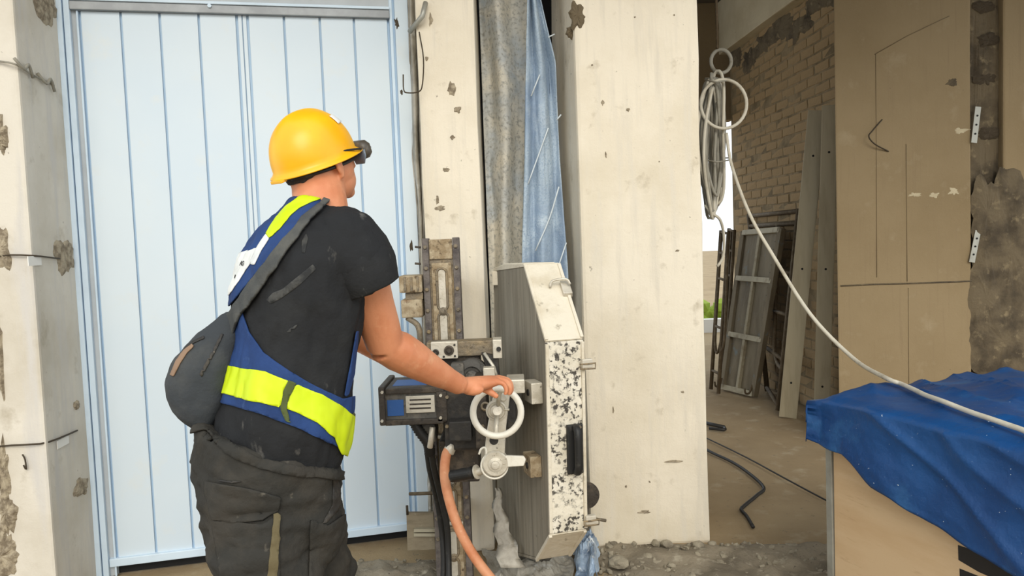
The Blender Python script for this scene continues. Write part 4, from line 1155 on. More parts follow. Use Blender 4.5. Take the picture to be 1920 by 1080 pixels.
mk('khaki', rgb(98, 88, 62), 0.9, bump=[(160, 0.15, 3)])

def loft(secs, seg=28, sup=2.0):
    V, Fc = [], []
    for (c, A, B) in secs:
        c, A, B = Vector(c), Vector(A), Vector(B)
        for k in range(seg):
            a = 2 * math.pi * k / seg
            ca, sa = math.cos(a), math.sin(a)
            e = 2.0 / sup
            V.append(c + A * math.copysign(abs(ca) ** e, ca) + B * math.copysign(abs(sa) ** e, sa))
    n = len(secs)
    for i in range(n - 1):
        for k in range(seg):
            k2 = (k + 1) % seg
            Fc.append((i * seg + k, i * seg + k2, (i + 1) * seg + k2, (i + 1) * seg + k))
    Fc.append(tuple(range(seg - 1, -1, -1)))
    Fc.append(tuple((n - 1) * seg + k for k in range(seg)))
    return V, Fc
def ellipsoid(c, A, B, Cv, n=16, m=24):
    c, A, B, Cv = Vector(c), Vector(A), Vector(B), Vector(Cv)
    V, Fc = [], []
    for i in range(n + 1):
        t = math.pi * i / n
        t = min(max(t, 1e-3), math.pi - 1e-3)
        for k in range(m):
            a = 2 * math.pi * k / m
            V.append(c + A * math.sin(t) * math.cos(a) + B * math.sin(t) * math.sin(a) + Cv * math.cos(t))
    for i in range(n):
        for k in range(m):
            k2 = (k + 1) % m
            Fc.append((i * m + k, (i + 1) * m + k, (i + 1) * m + k2, i * m + k2))
    Fc.append(tuple(range(m))); Fc.append(tuple(n * m + k for k in range(m - 1, -1, -1)))
    return V, Fc
def limb(pts, rs, sub=5, seg=20):
    """round tapering limb through joints with eased radii"""
    sp_ = spline(pts, sub)
    n = len(pts)
    rr = []
    for i in range(n - 1):
        for k in range(sub):
            t = k / sub
            rr.append(rs[i] * (1 - t) + rs[i + 1] * t)
    rr.append(rs[-1])
    return tube_geo(sp_, rr, seg)
def remesh(geos, voxel, smooth=4, fac=0.5):
    V, Fc = [], []
    for (v, f) in geos:
        o = len(V)
        V += [tuple(p) for p in v]
        Fc += [tuple(i + o for i in q) for q in f]
    me = bpy.data.meshes.new('tmp')
    me.from_pydata(V, [], Fc)
    bm = bmesh.new(); bm.from_mesh(me); bmesh.ops.recalc_face_normals(bm, faces=bm.faces); bm.to_mesh(me); bm.free()
    o = bpy.data.objects.new('tmp', me); COL.objects.link(o)
    md = o.modifiers.new('r', 'REMESH'); md.mode = 'VOXEL'; md.voxel_size = voxel; md.use_smooth_shade = True
    dg = bpy.context.evaluated_depsgraph_get(); dg.update()
    ev = o.evaluated_get(dg)
    res = bpy.data.meshes.new_from_object(ev)
    bpy.data.objects.remove(o); bpy.data.meshes.remove(me)
    bm = bmesh.new(); bm.from_mesh(res)
    for _ in range(smooth): bmesh.ops.smooth_vert(bm, verts=bm.verts, factor=fac, use_axis_x=True, use_axis_y=True, use_axis_z=True)
    bmesh.ops.triangulate(bm, faces=bm.faces)
    bm.normal_update(); bm.to_mesh(res); bm.free()
    return res
def arrays(me):
    n = len(me.vertices)
    V = np.empty(n * 3); me.vertices.foreach_get('co', V); V = V.reshape(-1, 3)
    N = np.empty(n * 3); me.vertices.foreach_get('normal', N); N = N.reshape(-1, 3)
    T = np.array([tuple(p.vertices) for p in me.polygons])
    return V, N, T
RTn, UPn, Fn, C0n = np.array(RT), np.array(UP), np.array(F_), np.array(C0)
def projn(V):
    q = V - C0n
    w_ = q @ Fn
    return np.stack([960 + FPX * (q @ RTn) / w_, 540 - FPX * (q @ UPn) / w_], 1)
def polydist(UV, poly):
    """signed distance in pixels, positive inside"""
    p = np.array(poly, float); n = len(p)
    d = np.full(len(UV), 1e9); inside = np.zeros(len(UV), bool)
    for i in range(n):
        a, b = p[i], p[(i + 1) % n]
        ab = b - a
        t = np.clip(((UV - a) @ ab) / (ab @ ab), 0, 1)
        d = np.minimum(d, np.linalg.norm(UV - (a + t[:, None] * ab), axis=1))
        c = ((a[1] > UV[:, 1]) != (b[1] > UV[:, 1])) & (UV[:, 0] < (b[0] - a[0]) * (UV[:, 1] - a[1]) / (b[1] - a[1] + 1e-12) + a[0])
        inside ^= c
    return np.where(inside, d, -d)
def clip(V, N, T, f):
    """keep where f>0, cutting triangles along f=0"""
    V, N, T = list(map(tuple, V)), list(map(tuple, N)), T.tolist()
    f = list(f)
    cache, out = {}, []
    def cut(i, j):
        k = (min(i, j), max(i, j))
        if k not in cache:
            t = f[i] / (f[i] - f[j])
            V.append(tuple(a + (b - a) * t for a, b in zip(V[i], V[j])))
            N.append(tuple(a + (b - a) * t for a, b in zip(N[i], N[j])))
            cache[k] = len(V) - 1
        return cache[k]
    for t in T:
        s = [f[i] > 0 for i in t]
        if all(s): out.append(tuple(t))
        elif any(s):
            pl = []
            for a in range(3):
                i, j = t[a], t[(a + 1) % 3]
                if f[i] > 0: pl.append(i)
                if (f[i] > 0) != (f[j] > 0): pl.append(cut(i, j))
            for a in range(1, len(pl) - 1): out.append((pl[0], pl[a], pl[a + 1]))
    if not out: return np.zeros((0, 3)), np.zeros((0, 3)), np.zeros((0, 3), int)
    T2 = np.array(out)
    used = np.unique(T2)
    mp = -np.ones(len(V), int); mp[used] = np.arange(len(used))
    return np.array(V)[used], np.array(N)[used], mp[T2]
def shell(name, me, poly, off, th, mat, parent, facing=None, extra=None, largest=False):
    """a piece of cloth lying on a garment mesh: the garment surface inside an outline, lifted by off, th thick."""
    V, N, T = arrays(me)
    V, N, T = clip(V, N, T, polydist(projn(V), poly))
    if len(T) == 0: return None
    if facing is not None:
        dv = C0n - V; dv /= np.linalg.norm(dv, axis=1)[:, None]
        V, N, T = clip(V, N, T, (N * dv).sum(1) - facing)
    if extra is not None:
        V, N, T = clip(V, N, T, extra(V))
    if len(T) == 0: return None
    if facing is not None or largest:
        par_ = list(range(len(V)))
        def find(i):
            while par_[i] != i: par_[i] = par_[par_[i]]; i = par_[i]
            return i
        for t in T.tolist():
            a, b, c = find(t[0]), find(t[1]), find(t[2]); par_[b] = a; par_[find(c)] = a
        rt = np.array([find(i) for i in T[:, 0].tolist()])
        ids, cnt = np.unique(rt, return_counts=True)
        T = T[rt == ids[np.argmax(cnt)]]
        us_ = np.unique(T); mp_ = -np.ones(len(V), int); mp_[us_] = np.arange(len(us_)); V, N, T = V[us_], N[us_], mp_[T]
    n = len(V)
    inner, outer = V + N * off, V + N * (off + th)
    from collections import Counter
    ec = Counter()
    for t in T:
        for a in range(3): ec[(t[a], t[(a + 1) % 3])] += 1
    Fc = [tuple(t + n) for t in T] + [tuple(t[::-1]) for t in T]
    for (a, b) in ec:
        if (b, a) not in ec: Fc.append((a, b, b + n, a + n))
    return mesh_from(name, np.concatenate([inner, outer]).tolist(), [tuple(int(i) for i in q) for q in Fc], mat, parent, smooth=True)
def wrinkle(me, amp, sc, seed, aniso=(1, 1, 1), ridge=0.0):
    V, N, T = arrays(me)
    for i, v in enumerate(me.vertices):
        q = Vector((v.co.x * aniso[0], v.co.y * aniso[1], v.co.z * aniso[2])) * sc + Vector((seed, 0, 0))
        d = mnoise.fractal(q, 1.0, 2.0, 4)
        r_ = 1 - 2 * abs(mnoise.noise(q * 0.8 + Vector((3, seed, 1))))
        v.co += Vector(N[i]) * (amp * d + ridge * r_)
    me.update()

FD = Vector((0.85, 0.53, 0)).normalized()
RD = Vector((FD.y, -FD.x, 0))
def S(u, v, d, A, B, tilt=0.0, twist=0.0):
    c = P(u, v, d)
    r_ = (RD * math.cos(twist) + FD * math.sin(twist)); f_ = (FD * math.cos(twist) - RD * math.sin(twist))
    return (c, r_ * A, (f_ - UPZ * tilt) * B)
person = empty('person', PZ(545, 1530, 0.0), 'worker in yellow hard hat, black shirt and blue vest turning the white handwheel', 'person')

# ---- joints
SH_R, EL_R, WR_R = P(668, 452, 1.99), P(722, 648, 2.13), P(862, 722, 2.36)
SH_L, EL_L, WR_L = P(560, 440, 2.24), P(646, 606, 2.38), P(722, 668, 2.56)
NECK0, HEADC = P(602, 400, 2.10), P(600, 298, 2.15)
HYAW = Vector((0.62, 0.78, 0)).normalized()
HRT = Vector((HYAW.y, -HYAW.x, 0))
hp_ = math.radians(10)
HF = (HYAW * math.cos(hp_) + UPZ * math.sin(hp_)).normalized()
HU = (UPZ * math.cos(hp_) - HYAW * math.sin(hp_)).normalized()

# ---- shirt
torso = [S(508, 880, 2.02, .178, .138, .42), S(518, 840, 2.02, .184, .145, .35), S(530, 785, 2.025, .196, .150, .3), S(539, 725, 2.035, .188, .146, .25), S(555, 640, 2.05, .190, .146, .2),
         S(564, 560, 2.06, .200, .150, .2), S(575, 495, 2.07, .200, .142, .2), S(590, 448, 2.08, .180, .118, .25), S(602, 418, 2.09, .130, .09, .3), S(606, 394, 2.10, .080, .074, .38)]
shirt_g = [loft(torso, 32, 2.2)]
shirt_g.append(limb([P(608, 448, 2.05), P(648, 462, 2.0), P(672, 488, 1.985), P(687, 513, 1.98), P(697, 534, 1.985)], [.080, .090, .084, .074, .068]))
shirt_g.append(limb([P(590, 448, 2.12), P(562, 456, 2.22), P(580, 490, 2.28), P(600, 535, 2.34)], [.085, .09, .08, .066]))
shirt_me = remesh(shirt_g, 0.0075, 5)
wrinkle(shirt_me, 0.008, 8, 1.0, (1, 1, 0.6), 0.006)
wrinkle(shirt_me, 0.004, 17, 3.0, (1.4, 1.4, 0.55), 0.0045)
shirt = link('shirt', shirt_me, 'shirt_black', person, smooth=True)
# loose open sleeve hem
ax_ = [P(664, 476, 1.985), P(676, 496, 1.982), P(688, 520, 1.98), P(698, 541, 1.985)]
sv_, sf_ = tube_geo(spline(ax_, 6), [0.074 + 0.012 * min(1, k / 6) - 0.014 * max(0, (k - 8) / 10) for k in range(19)], 36)
sv_ = [Vector(p) + Vector((0.004 * mnoise.noise(Vector(p) * 24), 0, 0.006 * mnoise.noise(Vector(p) * 18))) for p in sv_]
so_ = mesh_from('sleeve_hem', sv_, sf_[:-2], 'shirt_black', shirt, smooth=True)
so_.modifiers.new('t', 'SOLIDIFY').thickness = 0.004

# ---- trousers
hips = [S(502, 838, 2.02, .200, .164, .45), S(503, 875, 2.02, .204, .168, .35), S(504, 925, 2.02, .198, .165, .2), S(510, 985, 2.02, .195, .165, .1), S(520, 1030, 2.02, .17, .14, 0)]
tr_g = [loft(hips, 32, 2.2)]
KN_R, AN_R = P(528, 1160, 1.93), P(500, 1425, 1.93)
KN_L, AN_L = P(600, 1140, 2.17), P(600, 1350, 2.20)
AN_R.z = 0.13; AN_L.z = 0.13
tr_g.append(limb([P(492, 940, 1.95), P(498, 1030, 1.92), KN_R, (KN_R + AN_R) / 2, AN_R], [.128, .122, .096, .085, .085]))
tr_g.append(limb([P(535, 940, 2.10), P(566, 1030, 2.13), KN_L, (KN_L + AN_L) / 2, AN_L], [.125, .122, .096, .085, .085]))
tr_me = remesh(tr_g, 0.009, 5)
wrinkle(tr_me, 0.012, 7, 5.0, (1, 1, 1.6), 0.009)
wrinkle(tr_me, 0.005, 15, 9.0, (0.8, 0.8, 1.8), 0.006)
trousers = link('trousers', tr_me, 'trousers_dark', person, smooth=True)

# ---- body (skin): head, neck, torso core, arms with hands
head_g = []
head_g.append(ellipsoid(HEADC + HU * 0.02, HF * 0.096, HRT * 0.076, HU * 0.100))
head_g.append(ellipsoid(HEADC - HF * 0.028 - HU * 0.008, HF * 0.085, HRT * 0.070, HU * 0.088))
head_g.append(ellipsoid(HEADC + HF * 0.038 - HU * 0.062, HF * 0.056, HRT * 0.056, HU * 0.056))
head_g.append(ellipsoid(HEADC + HF * 0.030 - HU * 0.035, HF * 0.058, HRT * 0.066, HU * 0.06))
nz = HEADC + HF * 0.094 - HU * 0.022
head_g.append(loft([(nz + HU * 0.035 - HF * .006, HRT * 0.008, HF * 0.01), (nz + HU * 0.01, HRT * 0.012, HF * 0.018), (nz - HU * 0.012, HRT * 0.017, HF * 0.022), (nz - HU * 0.02, HRT * 0.012, HF * 0.012)], 12))
head_g.append(ellipsoid(HEADC + HF * 0.082 - HU * 0.062, HF * 0.012, HRT * 0.024, HU * 0.006, 8, 14))
head_g.append(ellipsoid(HEADC + HF * 0.080 - HU * 0.074, HF * 0.012, HRT * 0.021, HU * 0.006, 8, 14))
head_g.append(ellipsoid(HEADC + HF * 0.072 - HU * 0.100, HF * 0.02, HRT * 0.024, HU * 0.018, 8, 14))
head_g.append(ellipsoid(HEADC + HF * 0.083 + HU * 0.022, HF * 0.014, HRT * 0.055, HU * 0.010, 8, 14))
for k in (-1, 1):
    ec = HEADC + HRT * k * 0.077 - HF * 0.004 - HU * 0.022
    head_g.append(ellipsoid(ec, HF * 0.018 - HRT * k * .006, HRT * k * 0.010 + HF * -.004, HU * 0.031 - HF * .006, 10, 16))
    head_g.append(ellipsoid(ec - HU * 0.026 + HF * .004, HF * 0.009, HRT * 0.006, HU * 0.012, 8, 12))
neck_g = [limb([NECK0 - UPZ * 0.08, NECK0, HEADC - HU * 0.055 - HF * 0.022, HEADC - HF * 0.02], [.088, .072, .068, .06])]
core = [(c, A * 0.88, B * 0.88) for (c, A, B) in torso[1:]]
body_g = head_g + neck_g + [loft(core, 28, 2.2)]
# right arm: muscular forearm
um = SH_R.lerp(EL_R, .5)
body_g.append(limb([SH_R, um + Vector((-.004, 0, 0)), EL_R.lerp(SH_R, .18), EL_R], [.062, .058, .053, .050]))
fa = lambda t: EL_R.lerp(WR_R, t)
body_g.append(limb([EL_R - (WR_R - EL_R).normalized() * .012, fa(.16) + UPZ * .004, fa(.34) + UPZ * .003, fa(.6), fa(.84), WR_R], [.048, .056, .053, .043, .033, .030]))
body_g.append(ellipsoid(EL_R + Vector((-.018, 0, -.012)), (.022, 0, 0), (0, .022, 0), (0, 0, .022), 8, 12))
# right hand gripping the rim
HW = P(932, 773, YH)                      # wheel centre
hs = YH / FPX
rim_top = HW + Vector((0.0, 0, 45.5 * hs))
hdx = Vector((1, 0, 0))
side = Vector((0.10, 1.0, 0)).normalized()          # little finger (near) -> index (far)
KX = P(936, 712, 2.46)
palm_c = [WR_R, WR_R.lerp(KX, .35), WR_R.lerp(KX, .7), KX]
body_g.append(loft([(WR_R - (KX - WR_R) * .1, Vector((0, .030, 0)), UPZ * .024), (palm_c[1] - UPZ * .004, side * .038, UPZ * .024), (palm_c[2] - UPZ * .003, side * .043, UPZ * .020), (palm_c[3] - UPZ * .002, side * .042, UPZ * .013)], 20, 2.3))
body_g.append(ellipsoid(WR_R.lerp(KX, .35) - side * .022 - UPZ * .016, hdx * .034, side * .016, UPZ * .018, 8, 14))
fingers = []
for i, (k, ln, r_) in enumerate(((-1.0, .80, .0080), (-.34, .95, .0092), (.34, 1.0, .0096), (1.0, .93, .0092))):
    b = KX + side * k * 0.031 + UPZ * (.003 - .004 * abs(k)) - hdx * (.006 * abs(k))
    p1 = b + hdx * .028 * ln + UPZ * (-.007)
    p2 = p1 + hdx * .010 * ln - UPZ * .026 * ln
    p3 = p2 - hdx * .008 * ln - UPZ * .018 * ln
    body_g.append(limb([b - hdx * .02, b, p1, p2, p3], [r_ * 1.05, r_ * 1.12, r_ * 1.02, r_ * .95, r_ * .78], 5, 12))
    body_g.append(ellipsoid(b + UPZ * .003, hdx * .012, side * r_ * 1.05, UPZ * .010, 8, 12))
    fingers.append((p2, p3, r_))
tb0 = WR_R.lerp(KX, .30) + side * .030 - UPZ * .008
body_g.append(limb([tb0 - hdx * .01, tb0 + hdx * .022 + side * .016 - UPZ * .014, tb0 + hdx * .052 + side * .016 - UPZ * .032, tb0 + hdx * .072 + side * .006 - UPZ * .044], [.017, .0135, .0108, .0085], 5, 12))
# left arm reaching behind the right one
body_g.append(limb([SH_L, SH_L.lerp(EL_L, .5), EL_L], [.060, .054, .047]))
body_g.append(limb([EL_L, EL_L.lerp(WR_L, .3), EL_L.lerp(WR_L, .7), WR_L], [.048, .050, .038, .029]))
KL = WR_L + Vector((.07, .05, -.012))
body_g.append(loft([(WR_L - Vector((.01, .007, 0)), Vector((-.018, .024, 0)), UPZ * .022), (WR_L.lerp(KL, .5), Vector((-.024, .034, 0)), UPZ * .019), (KL, Vector((-.024, .034, 0)), UPZ * .013)], 18, 2.3))
for k, ln in ((-1, .93), (-.34, 1), (.34, .95), (1, .8)):
    sL = Vector((-.58, .81, 0)); b = KL + sL * k * .029
    fx = Vector((.81, .58, 0))
    body_g.append(limb([b - fx * .02, b, b + fx * .034 * ln - UPZ * .008, b + fx * .048 * ln - UPZ * .03 * ln, b + fx * .042 * ln - UPZ * .048 * ln], [.009, .010, .009, .0085, .007], 5, 12))
tl = WR_L.lerp(KL, .3) - Vector((-.58, .81, 0)) * .03
body_g.append(limb([tl, tl + Vector((.03, .0, -.018)), tl + Vector((.055, .02, -.03))], [.015, .012, .009], 5, 12))
body_me = remesh(body_g, 0.0042, 3)
body = link('body', body_me, 'skin', person, smooth=True)

# ---- hair under the helmet
Hc, Hf, Hu_, Hr = np.array(HEADC), np.array(HF), np.array(HU), np.array(HRT)
V, N, T = arrays(body_me)
keep = np.linalg.norm(V - Hc, axis=1) < 0.16
def hair_f(V):
    q = V - Hc
    a, b, c = q @ Hf, q @ Hu_, q @ Hr
    n_ = np.array([mnoise.noise(Vector(p) * 60) for p in V])
    return np.minimum.reduce([0.14 - np.linalg.norm(q, axis=1), b + 0.055 - 0.5 * (a + 0.10) + 0.006 * n_, 0.03 - a + 0.004 * n_, 0.0775 - np.abs(c)])
hv, hn_, ht = clip(V, N, T, hair_f(V))
if len(ht):
    n = len(hv)
    Vv = np.concatenate([hv - hn_ * .002, hv + hn_ * .004])
    ecs = set((t[a], t[(a + 1) % 3]) for t in ht for a in range(3))
    Fc = [tuple(int(i) + n for i in t) for t in ht] + [tuple(int(i) for i in t[::-1]) for t in ht] + [(int(a), int(b), int(b) + n, int(a) + n) for (a, b) in ecs if (b, a) not in ecs]
    mesh_from('hair', Vv.tolist(), Fc, 'hair_black', person, smooth=True)

# ---- helmet
tp = math.radians(21)
KF = (HYAW * math.cos(tp) + UPZ * math.sin(tp)).normalized()
KU = (UPZ * math.cos(tp) - HYAW * math.sin(tp)).normalized()
HC = P(588, 300, 2.15)
na, nb = 64, 22
V, Fc = [], []
def hel(a, ph, g=0.0):
    ca, sa = math.cos(a), math.sin(a)
    c_, s_ = math.cos(ph), math.sin(ph)
    c_ = c_ ** 0.86
    rr = 1.0
    ridge = 0.006 * math.exp(-(sa * c_ / 0.22) ** 2) * (s_ ** 0.5 if s_ > 0 else 0)
    x, y, z = (0.122 + g) * c_ * ca, (0.099 + g) * c_ * sa, (0.128 + g + ridge) * (s_ ** 0.95 if s_ > 0 else s_)
    return HC + KF * (x + 0.004) + HRT * y + KU * z
for i in range(nb + 1):
    ph = math.pi / 2 * i / nb
    for k in range(na):
        V.append(hel(2 * math.pi * k / na, min(ph, math.pi / 2 - 1e-3)))
for i in range(nb):
    for k in range(na):
        k2 = (k + 1) % na
        Fc.append((i * na + k, i * na + k2, (i + 1) * na + k2, (i + 1) * na + k))
Fc.append(tuple(nb * na + k for k in range(na)))
# flared brim rings
def brim(a, e, dz):
    ca, sa = math.cos(a), math.sin(a)
    ex_ = e * (0.8 + 1.2 * max(0, ca) ** 3)
    return HC + KF * ((0.122 + ex_) * ca + 0.004) + HRT * (0.099 + e) * sa + KU * dz
for (e, dz) in ((0.004, -0.006), (0.013, -0.012), (0.014, -0.015), (0.004, -0.012), (-0.004, 0.0)):
    base = len(V)
    for k in range(na): V.append(brim(2 * math.pi * k / na, e, dz))
    prev_ = 0 if (e, dz) == (0.004, -0.006) else base - na
    for k in range(na):
        k2 = (k + 1) % na
        Fc.append((prev_ + k, base + k, base + k2, prev_ + k2))
helmet = mesh_from('hard_hat', V, Fc, 'helmet_yellow', person, smooth=True)
helmet['label'] = 'yellow hard hat with small white sticker'
st_ = []
for a, ph in ((0.10, 0.70), (0.10, 0.95), (-0.42, 0.98), (-0.36, 0.68)): st_.append((a, ph))
V, Fc = [], []
for i in range(9):
    for j in range(9):
        a = 0.42 + 0.62 * i / 8; ph = 0.58 + 0.26 * j / 8
        V.append(hel(a, ph, 0.0022))
for i in range(8):
    for j in range(8): k = i * 9 + j; Fc.append((k, k + 9, k + 10, k + 1))
so = mesh_from('sticker', V, Fc, 'vest_white', helmet, smooth=True)
so.modifiers.new('t', 'SOLIDIFY').thickness = 0.0008
# inner band and rear adjuster
tube('headband', [HC + KF * (0.102 * math.cos(a)) + HRT * 0.082 * math.sin(a) - KU * 0.010 for a in [2 * math.pi * k / 40 for k in range(40)]], 0.008, 'strap_grey', helmet, seg=8, closed=True)
q = HC - KF * 0.128 - KU * 0.016
hexa('rear_tab', obox(q, KF * 0.010, HRT * 0.022, KU * 0.004), 'helmet_yellow', helmet, 0.002)
# goggles parked on the brim
gg = HC + KF * 0.132 - KU * 0.018
V, Fc = loft([(gg - KU * .024, HRT * 0.062, KF * .018), (gg - KU * .012, HRT * 0.074, KF * .024), (gg + KU * .012, HRT * 0.074, KF * .024), (gg + KU * .024, HRT * 0.062, KF * .018)], 24, 3.0)
go = mesh_from('goggles', V, Fc, 'goggle_dark', person, smooth=True)
V, Fc = loft([(gg + KF * .012 - KU * .017, HRT * 0.056, KF * .016), (gg + KF * .014, HRT * 0.064, KF * .018), (gg + KF * .012 + KU * .017, HRT * 0.056, KF * .016)], 24, 3.0)
mesh_from('lens', V, Fc, 'glass_lens', go, smooth=True)
tube('goggle_strap', [HC + KF * (0.108 * math.cos(a)) + HRT * 0.090 * math.sin(a) - KU * (0.024 + 0.004 * math.cos(a)) for a in [-2.9 + 5.8 * k / 40 for k in range(41)]], 0.005, 'rubber_black', go, seg=8)
# spectacles
sp0 = HEADC + HF * 0.102 + HU * 0.004
gl = tube('glasses', [HEADC + HRT * 0.082 - HF * 0.012 + HU * 0.010, HEADC + HRT * 0.080 + HF * 0.03 + HU * 0.012, HEADC + HRT * 0.072 + HF * 0.085 + HU * 0.010, HEADC + HF * 0.110 + HU * 0.010, HEADC - HRT * 0.072 + HF * 0.085 + HU * 0.010, HEADC - HRT * 0.080 + HF * 0.03 + HU * 0.012, HEADC - HRT * 0.082 - HF * 0.012 + HU * 0.010], 0.0028, 'rubber_black', person, sm=5, seg=8)
for k in (-1, 1):
    c_ = HEADC + HRT * k * 0.040 + HF * 0.102 - HU * 0.010
    V, Fc = loft([(c_ - HU * .020, HRT * .018, HF * .002 - HRT * k * .0), (c_, HRT * .028, HF * .003), (c_ + HU * .018, HRT * .026, HF * .002)], 16, 2.6)
    mesh_from('lens', V, Fc, 'glass_lens', gl, smooth=True)

# ---- vest pieces lying on the shirt
midside = lambda V: (V - np.array(torso[4][0])) @ np.array(RD) + 0.06
back_poly = [(300, 330), (612, 330), (612, 368), (590, 393), (547, 440), (503, 492), (457, 545), (418, 592), (380, 610), (300, 610)]
vest = shell('vest', shirt_me, back_poly, 0.003, 0.004, 'vest_blue', person)
vest['label'] = 'dark blue safety vest with yellow bands'
waist_poly = [(430, 590), (457, 585), (470, 622), (497, 662), (545, 697), (600, 728), (640, 747), (664, 742), (684, 700), (700, 665), (760, 680), (720, 860), (655, 848), (600, 822), (545, 797), (480, 773), (405, 752), (360, 740), (380, 640)]
w_ = shell('waist_band', shirt_me, waist_poly, 0.003, 0.004, 'vest_blue', vest)
shell('reflective_band', shirt_me, [(340, 684), (430, 686), (500, 697), (541, 713), (533, 732), (528, 763), (470, 751), (428, 739), (340, 730)], 0.0085, 0.002, 'vest_yellow', vest)
shell('reflective_band', shirt_me, [(553, 719), (600, 738), (640, 764), (662, 784), (760, 830), (700, 880), (636, 850), (622, 820), (592, 793), (560, 777), (538, 766), (541, 742)], 0.0085, 0.002, 'vest_yellow', vest)
shell('band_edge', shirt_me, [(340, 681), (430, 683), (500, 694), (541, 710), (600, 734), (642, 761), (668, 784), (690, 800), (690, 806), (662, 786), (640, 764), (600, 738), (541, 713), (500, 697), (430, 686), (340, 684)], 0.0085, 0.0015, 'vest_trim', vest, largest=True)
shell('band_edge', shirt_me, [(340, 730), (428, 739), (470, 751), (528, 763), (560, 777), (592, 793), (622, 820), (636, 850), (632, 852), (617, 822), (590, 797), (558, 781), (527, 767), (470, 755), (428, 743), (340, 734)], 0.0085, 0.0015, 'vest_trim', vest, largest=True)
shell('buckle_strap', shirt_me, [(541, 711), (553, 717), (542, 742), (538, 765), (546, 792), (537, 790), (527, 763), (532, 732)], 0.009, 0.0035, 'vest_trim', vest, facing=0.0)
shell('piping', shirt_me, [(612, 362), (596, 364), (563, 374), (540, 391), (519, 415), (503, 442), (511, 449), (530, 432), (545, 411), (562, 395), (585, 383), (612, 374)], 0.008, 0.002, 'vest_yellow', vest, facing=-.2)
shell('piping', shirt_me, [(503, 442), (511, 449), (496, 472), (482, 500), (475, 494), (486, 468)], 0.008, 0.002, 'vest_white', vest, facing=-.2)
pt = shell('back_print', shirt_me, [(455, 477), (487, 468), (475, 496), (462, 515), (440, 548), (420, 570), (400, 590), (395, 560), (420, 520), (440, 490)], 0.008, 0.0015, 'vest_white', vest)
shell('back_print', shirt_me, [(498, 390), (528, 382), (510, 398)], 0.008, 0.0015, 'vest_white', vest)
shell('front_edge', shirt_me, [(652, 690), (664, 620), (668, 620), (660, 700), (648, 742), (642, 742)], 0.005, 0.003, 'vest_blue', vest, facing=-.1)
# pale dust smears on the shirt
for pl_ in ([(500, 562), (512, 549), (530, 542), (548, 527), (586, 496), (594, 503), (570, 527), (548, 545), (528, 559), (508, 570)], [(538, 622), (549, 611), (560, 607), (552, 617), (541, 625)], [(566, 452), (574, 438), (578, 446), (572, 474), (566, 480)]):
    shell('dust_smear', shirt_me, pl_, 0.0006, 0.0008, 'shirt_dust', shirt, facing=0.0)
# lettering on the back print
sV, sN, sT = arrays(shirt_me)
s_bvh = BVHTree.FromPolygons([Vector(v) for v in sV], sT.tolist())
for txt, u, v, sz in (('AS', 460, 500, 0.017), ('D', 448, 524, 0.014)):
    loc_, nor_, _, _ = s_bvh.ray_cast(C0, ray(u, v).normalized())
    if loc_ is None: continue
    fc_ = bpy.data.curves.new('lettering', 'FONT'); fc_.body = txt; fc_.size = sz; fc_.extrude = 0.0006; fc_.align_x = 'CENTER'
    fo_ = bpy.data.objects.new('lettering', fc_); COL.objects.link(fo_); fc_.materials.append(MATS['machine_black'])
    zz = nor_.normalized(); yy = (UPZ - zz * zz.z).normalized(); xx = yy.cross(zz)
    M_ = Matrix.Identity(4)
    for q in range(3): M_[q][0], M_[q][1], M_[q][2], M_[q][3] = xx[q], yy[q], zz[q], (loc_ + zz * 0.0112)[q]
    dg_ = bpy.context.evaluated_depsgraph_get(); dg_.update()
    lm_ = bpy.data.meshes.new_from_object(fo_.evaluated_get(dg_))
    bpy.data.objects.remove(fo_)
    lm_.transform(M_)
    link('lettering', lm_, None, vest)
# ---- sling bag and strap
strap = shell('bag_strap', shirt_me, [(606, 376), (594, 394), (566, 418), (520, 472), (474, 536), (432, 594), (440, 640), (456, 596), (486, 556), (534, 486), (584, 418), (604, 400), (616, 384)], 0.010, 0.006, 'strap_grey', person, extra=midside)
bd_ = 1.985
bs = []
for (u, v, hw, dp) in ((438, 586, 12, .010), (428, 602, 22, .018), (414, 630, 36, .034), (396, 665, 50, .050), (380, 700, 59, .060), (368, 735, 60, .064), (362, 762, 54, .060), (362, 784, 42, .048), (366, 799, 22, .026), (368, 805, 8, .01)):
    c = P(u, v, bd_); s_ = bd_ / FPX
    tdir = (RT * 0.86 - UP * -0.42).normalized()
    bs.append((c, (RT * 0.93 - UP * 0.37).normalized() * hw * s_, Vector((-.15, 1, 0)).normalized() * dp))
bag_me = remesh([loft(bs, 28, 2.5)], 0.007, 3)
wrinkle(bag_me, 0.006, 9, 8.0)
bag = link('sling_bag', bag_me, 'bag_grey', person, smooth=True)
bag['label'] = 'dark grey sling bag with brown zip'
shell('zip', bag_me, [(362, 645), (347, 656), (332, 676), (320, 704), (327, 706), (339, 682), (352, 662), (365, 650)], 0.001, 0.003, 'zip_brown', bag, facing=-.3)
shell('seam_crease', bag_me, [(424, 608), (400, 655), (372, 705), (352, 735), (356, 738), (378, 708), (406, 656), (428, 610)], 0.0005, 0.0025, 'machine_black', bag, facing=-.1)
shell('seam_crease', bag_me, [(384, 630), (362, 640), (344, 655), (346, 658), (364, 644), (386, 634)], 0.0005, 0.0025, 'machine_black', bag, facing=-.1)
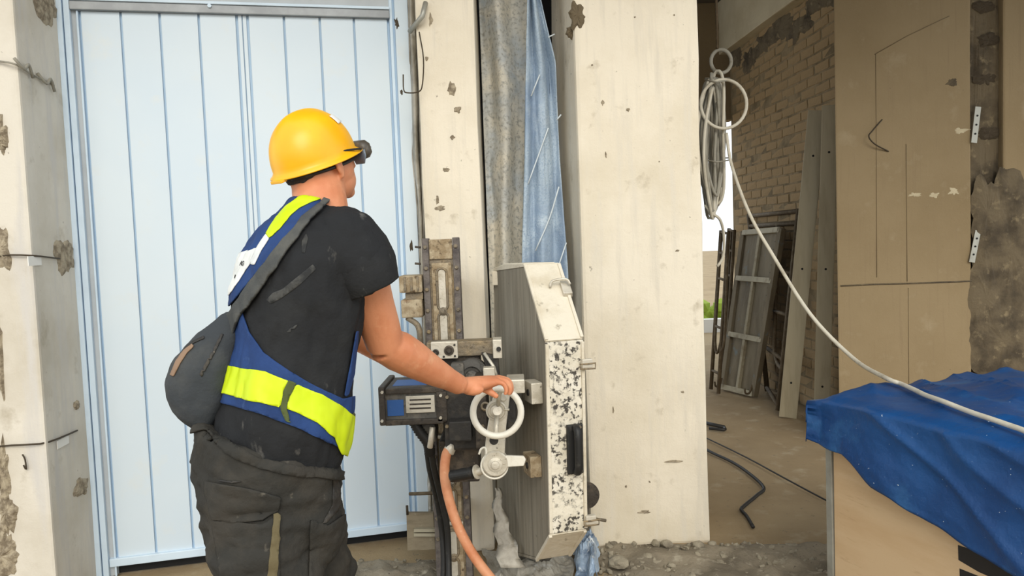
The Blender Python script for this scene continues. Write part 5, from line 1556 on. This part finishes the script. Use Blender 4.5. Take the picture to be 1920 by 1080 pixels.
# ---- trouser details
shell('waistband', tr_me, [(350, 795), (385, 785), (430, 832), (490, 862), (560, 876), (640, 884), (670, 880), (670, 900), (640, 900), (560, 893), (488, 880), (425, 850), (385, 808), (350, 815)], 0.004, 0.005, 'trousers_dark', trousers)
flap = shell('pocket_flap', tr_me, [(388, 902), (460, 912), (526, 930), (522, 955), (494, 978), (440, 980), (402, 970)], 0.005, 0.006, 'trousers_dark', trousers, facing=0.05)
shell('pocket', tr_me, [(402, 974), (494, 984), (520, 968), (524, 1100), (420, 1110)], 0.003, 0.006, 'trousers_dark', trousers, facing=0.05)
shell('pocket', tr_me, [(580, 975), (612, 985), (646, 962), (652, 1100), (575, 1110)], 0.003, 0.006, 'trousers_dark', trousers, facing=0.0)
shell('pocket_opening', tr_me, [(624, 882), (634, 905), (638, 950), (612, 980), (584, 986), (606, 976), (622, 948)], 0.001, 0.002, 'machine_black', trousers, facing=-.1)
shell('side_stripe', tr_me, [(513, 962), (525, 958), (521, 1030), (518, 1120), (500, 1120), (506, 1030)], 0.0095, 0.003, 'khaki', trousers, facing=0.05)
shell('hem_seam', tr_me, [(370, 895), (460, 903), (560, 915), (560, 918), (460, 907), (370, 899)], 0.002, 0.003, 'machine_black', trousers, facing=0.05)
# ---- boots
for an, kd in ((AN_R, -1), (AN_L, 1)):
    b = Vector((an.x, an.y, 0))
    fx, rx_ = FD, RD
    g_ = [loft([(b + UPZ * .20, rx_ * .055, fx * .06), (b + UPZ * .12, rx_ * .05, fx * .058), (b + UPZ * .06, rx_ * .046, fx * .062), (b + UPZ * .024, rx_ * .044, fx * .06)], 20),
          loft([(b - fx * .055 + UPZ * .05, rx_ * .034, UPZ * .03), (b + UPZ * .06, rx_ * .044, UPZ * .042), (b + fx * .09 + UPZ * .05, rx_ * .046, UPZ * .032), (b + fx * .16 + UPZ * .046, rx_ * .044, UPZ * .028), (b + fx * .20 + UPZ * .04, rx_ * .026, UPZ * .018)], 20)]
    bo_ = link('boot', remesh(g_, 0.008, 2), 'boot_leather', person, smooth=True)
    prism('sole', [b - fx * .065 - rx_ * .03 + UPZ * .002, b - fx * .065 + rx_ * .03 + UPZ * .002, b + fx * .06 + rx_ * .05 + UPZ * .002, b + fx * .16 + rx_ * .048 + UPZ * .002, b + fx * .21 + rx_ * .02 + UPZ * .002, b + fx * .21 - rx_ * .02 + UPZ * .002, b + fx * .16 - rx_ * .048 + UPZ * .002, b + fx * .06 - rx_ * .05 + UPZ * .002], UPZ * .024, 'rubber_sole', bo_, 0.004)
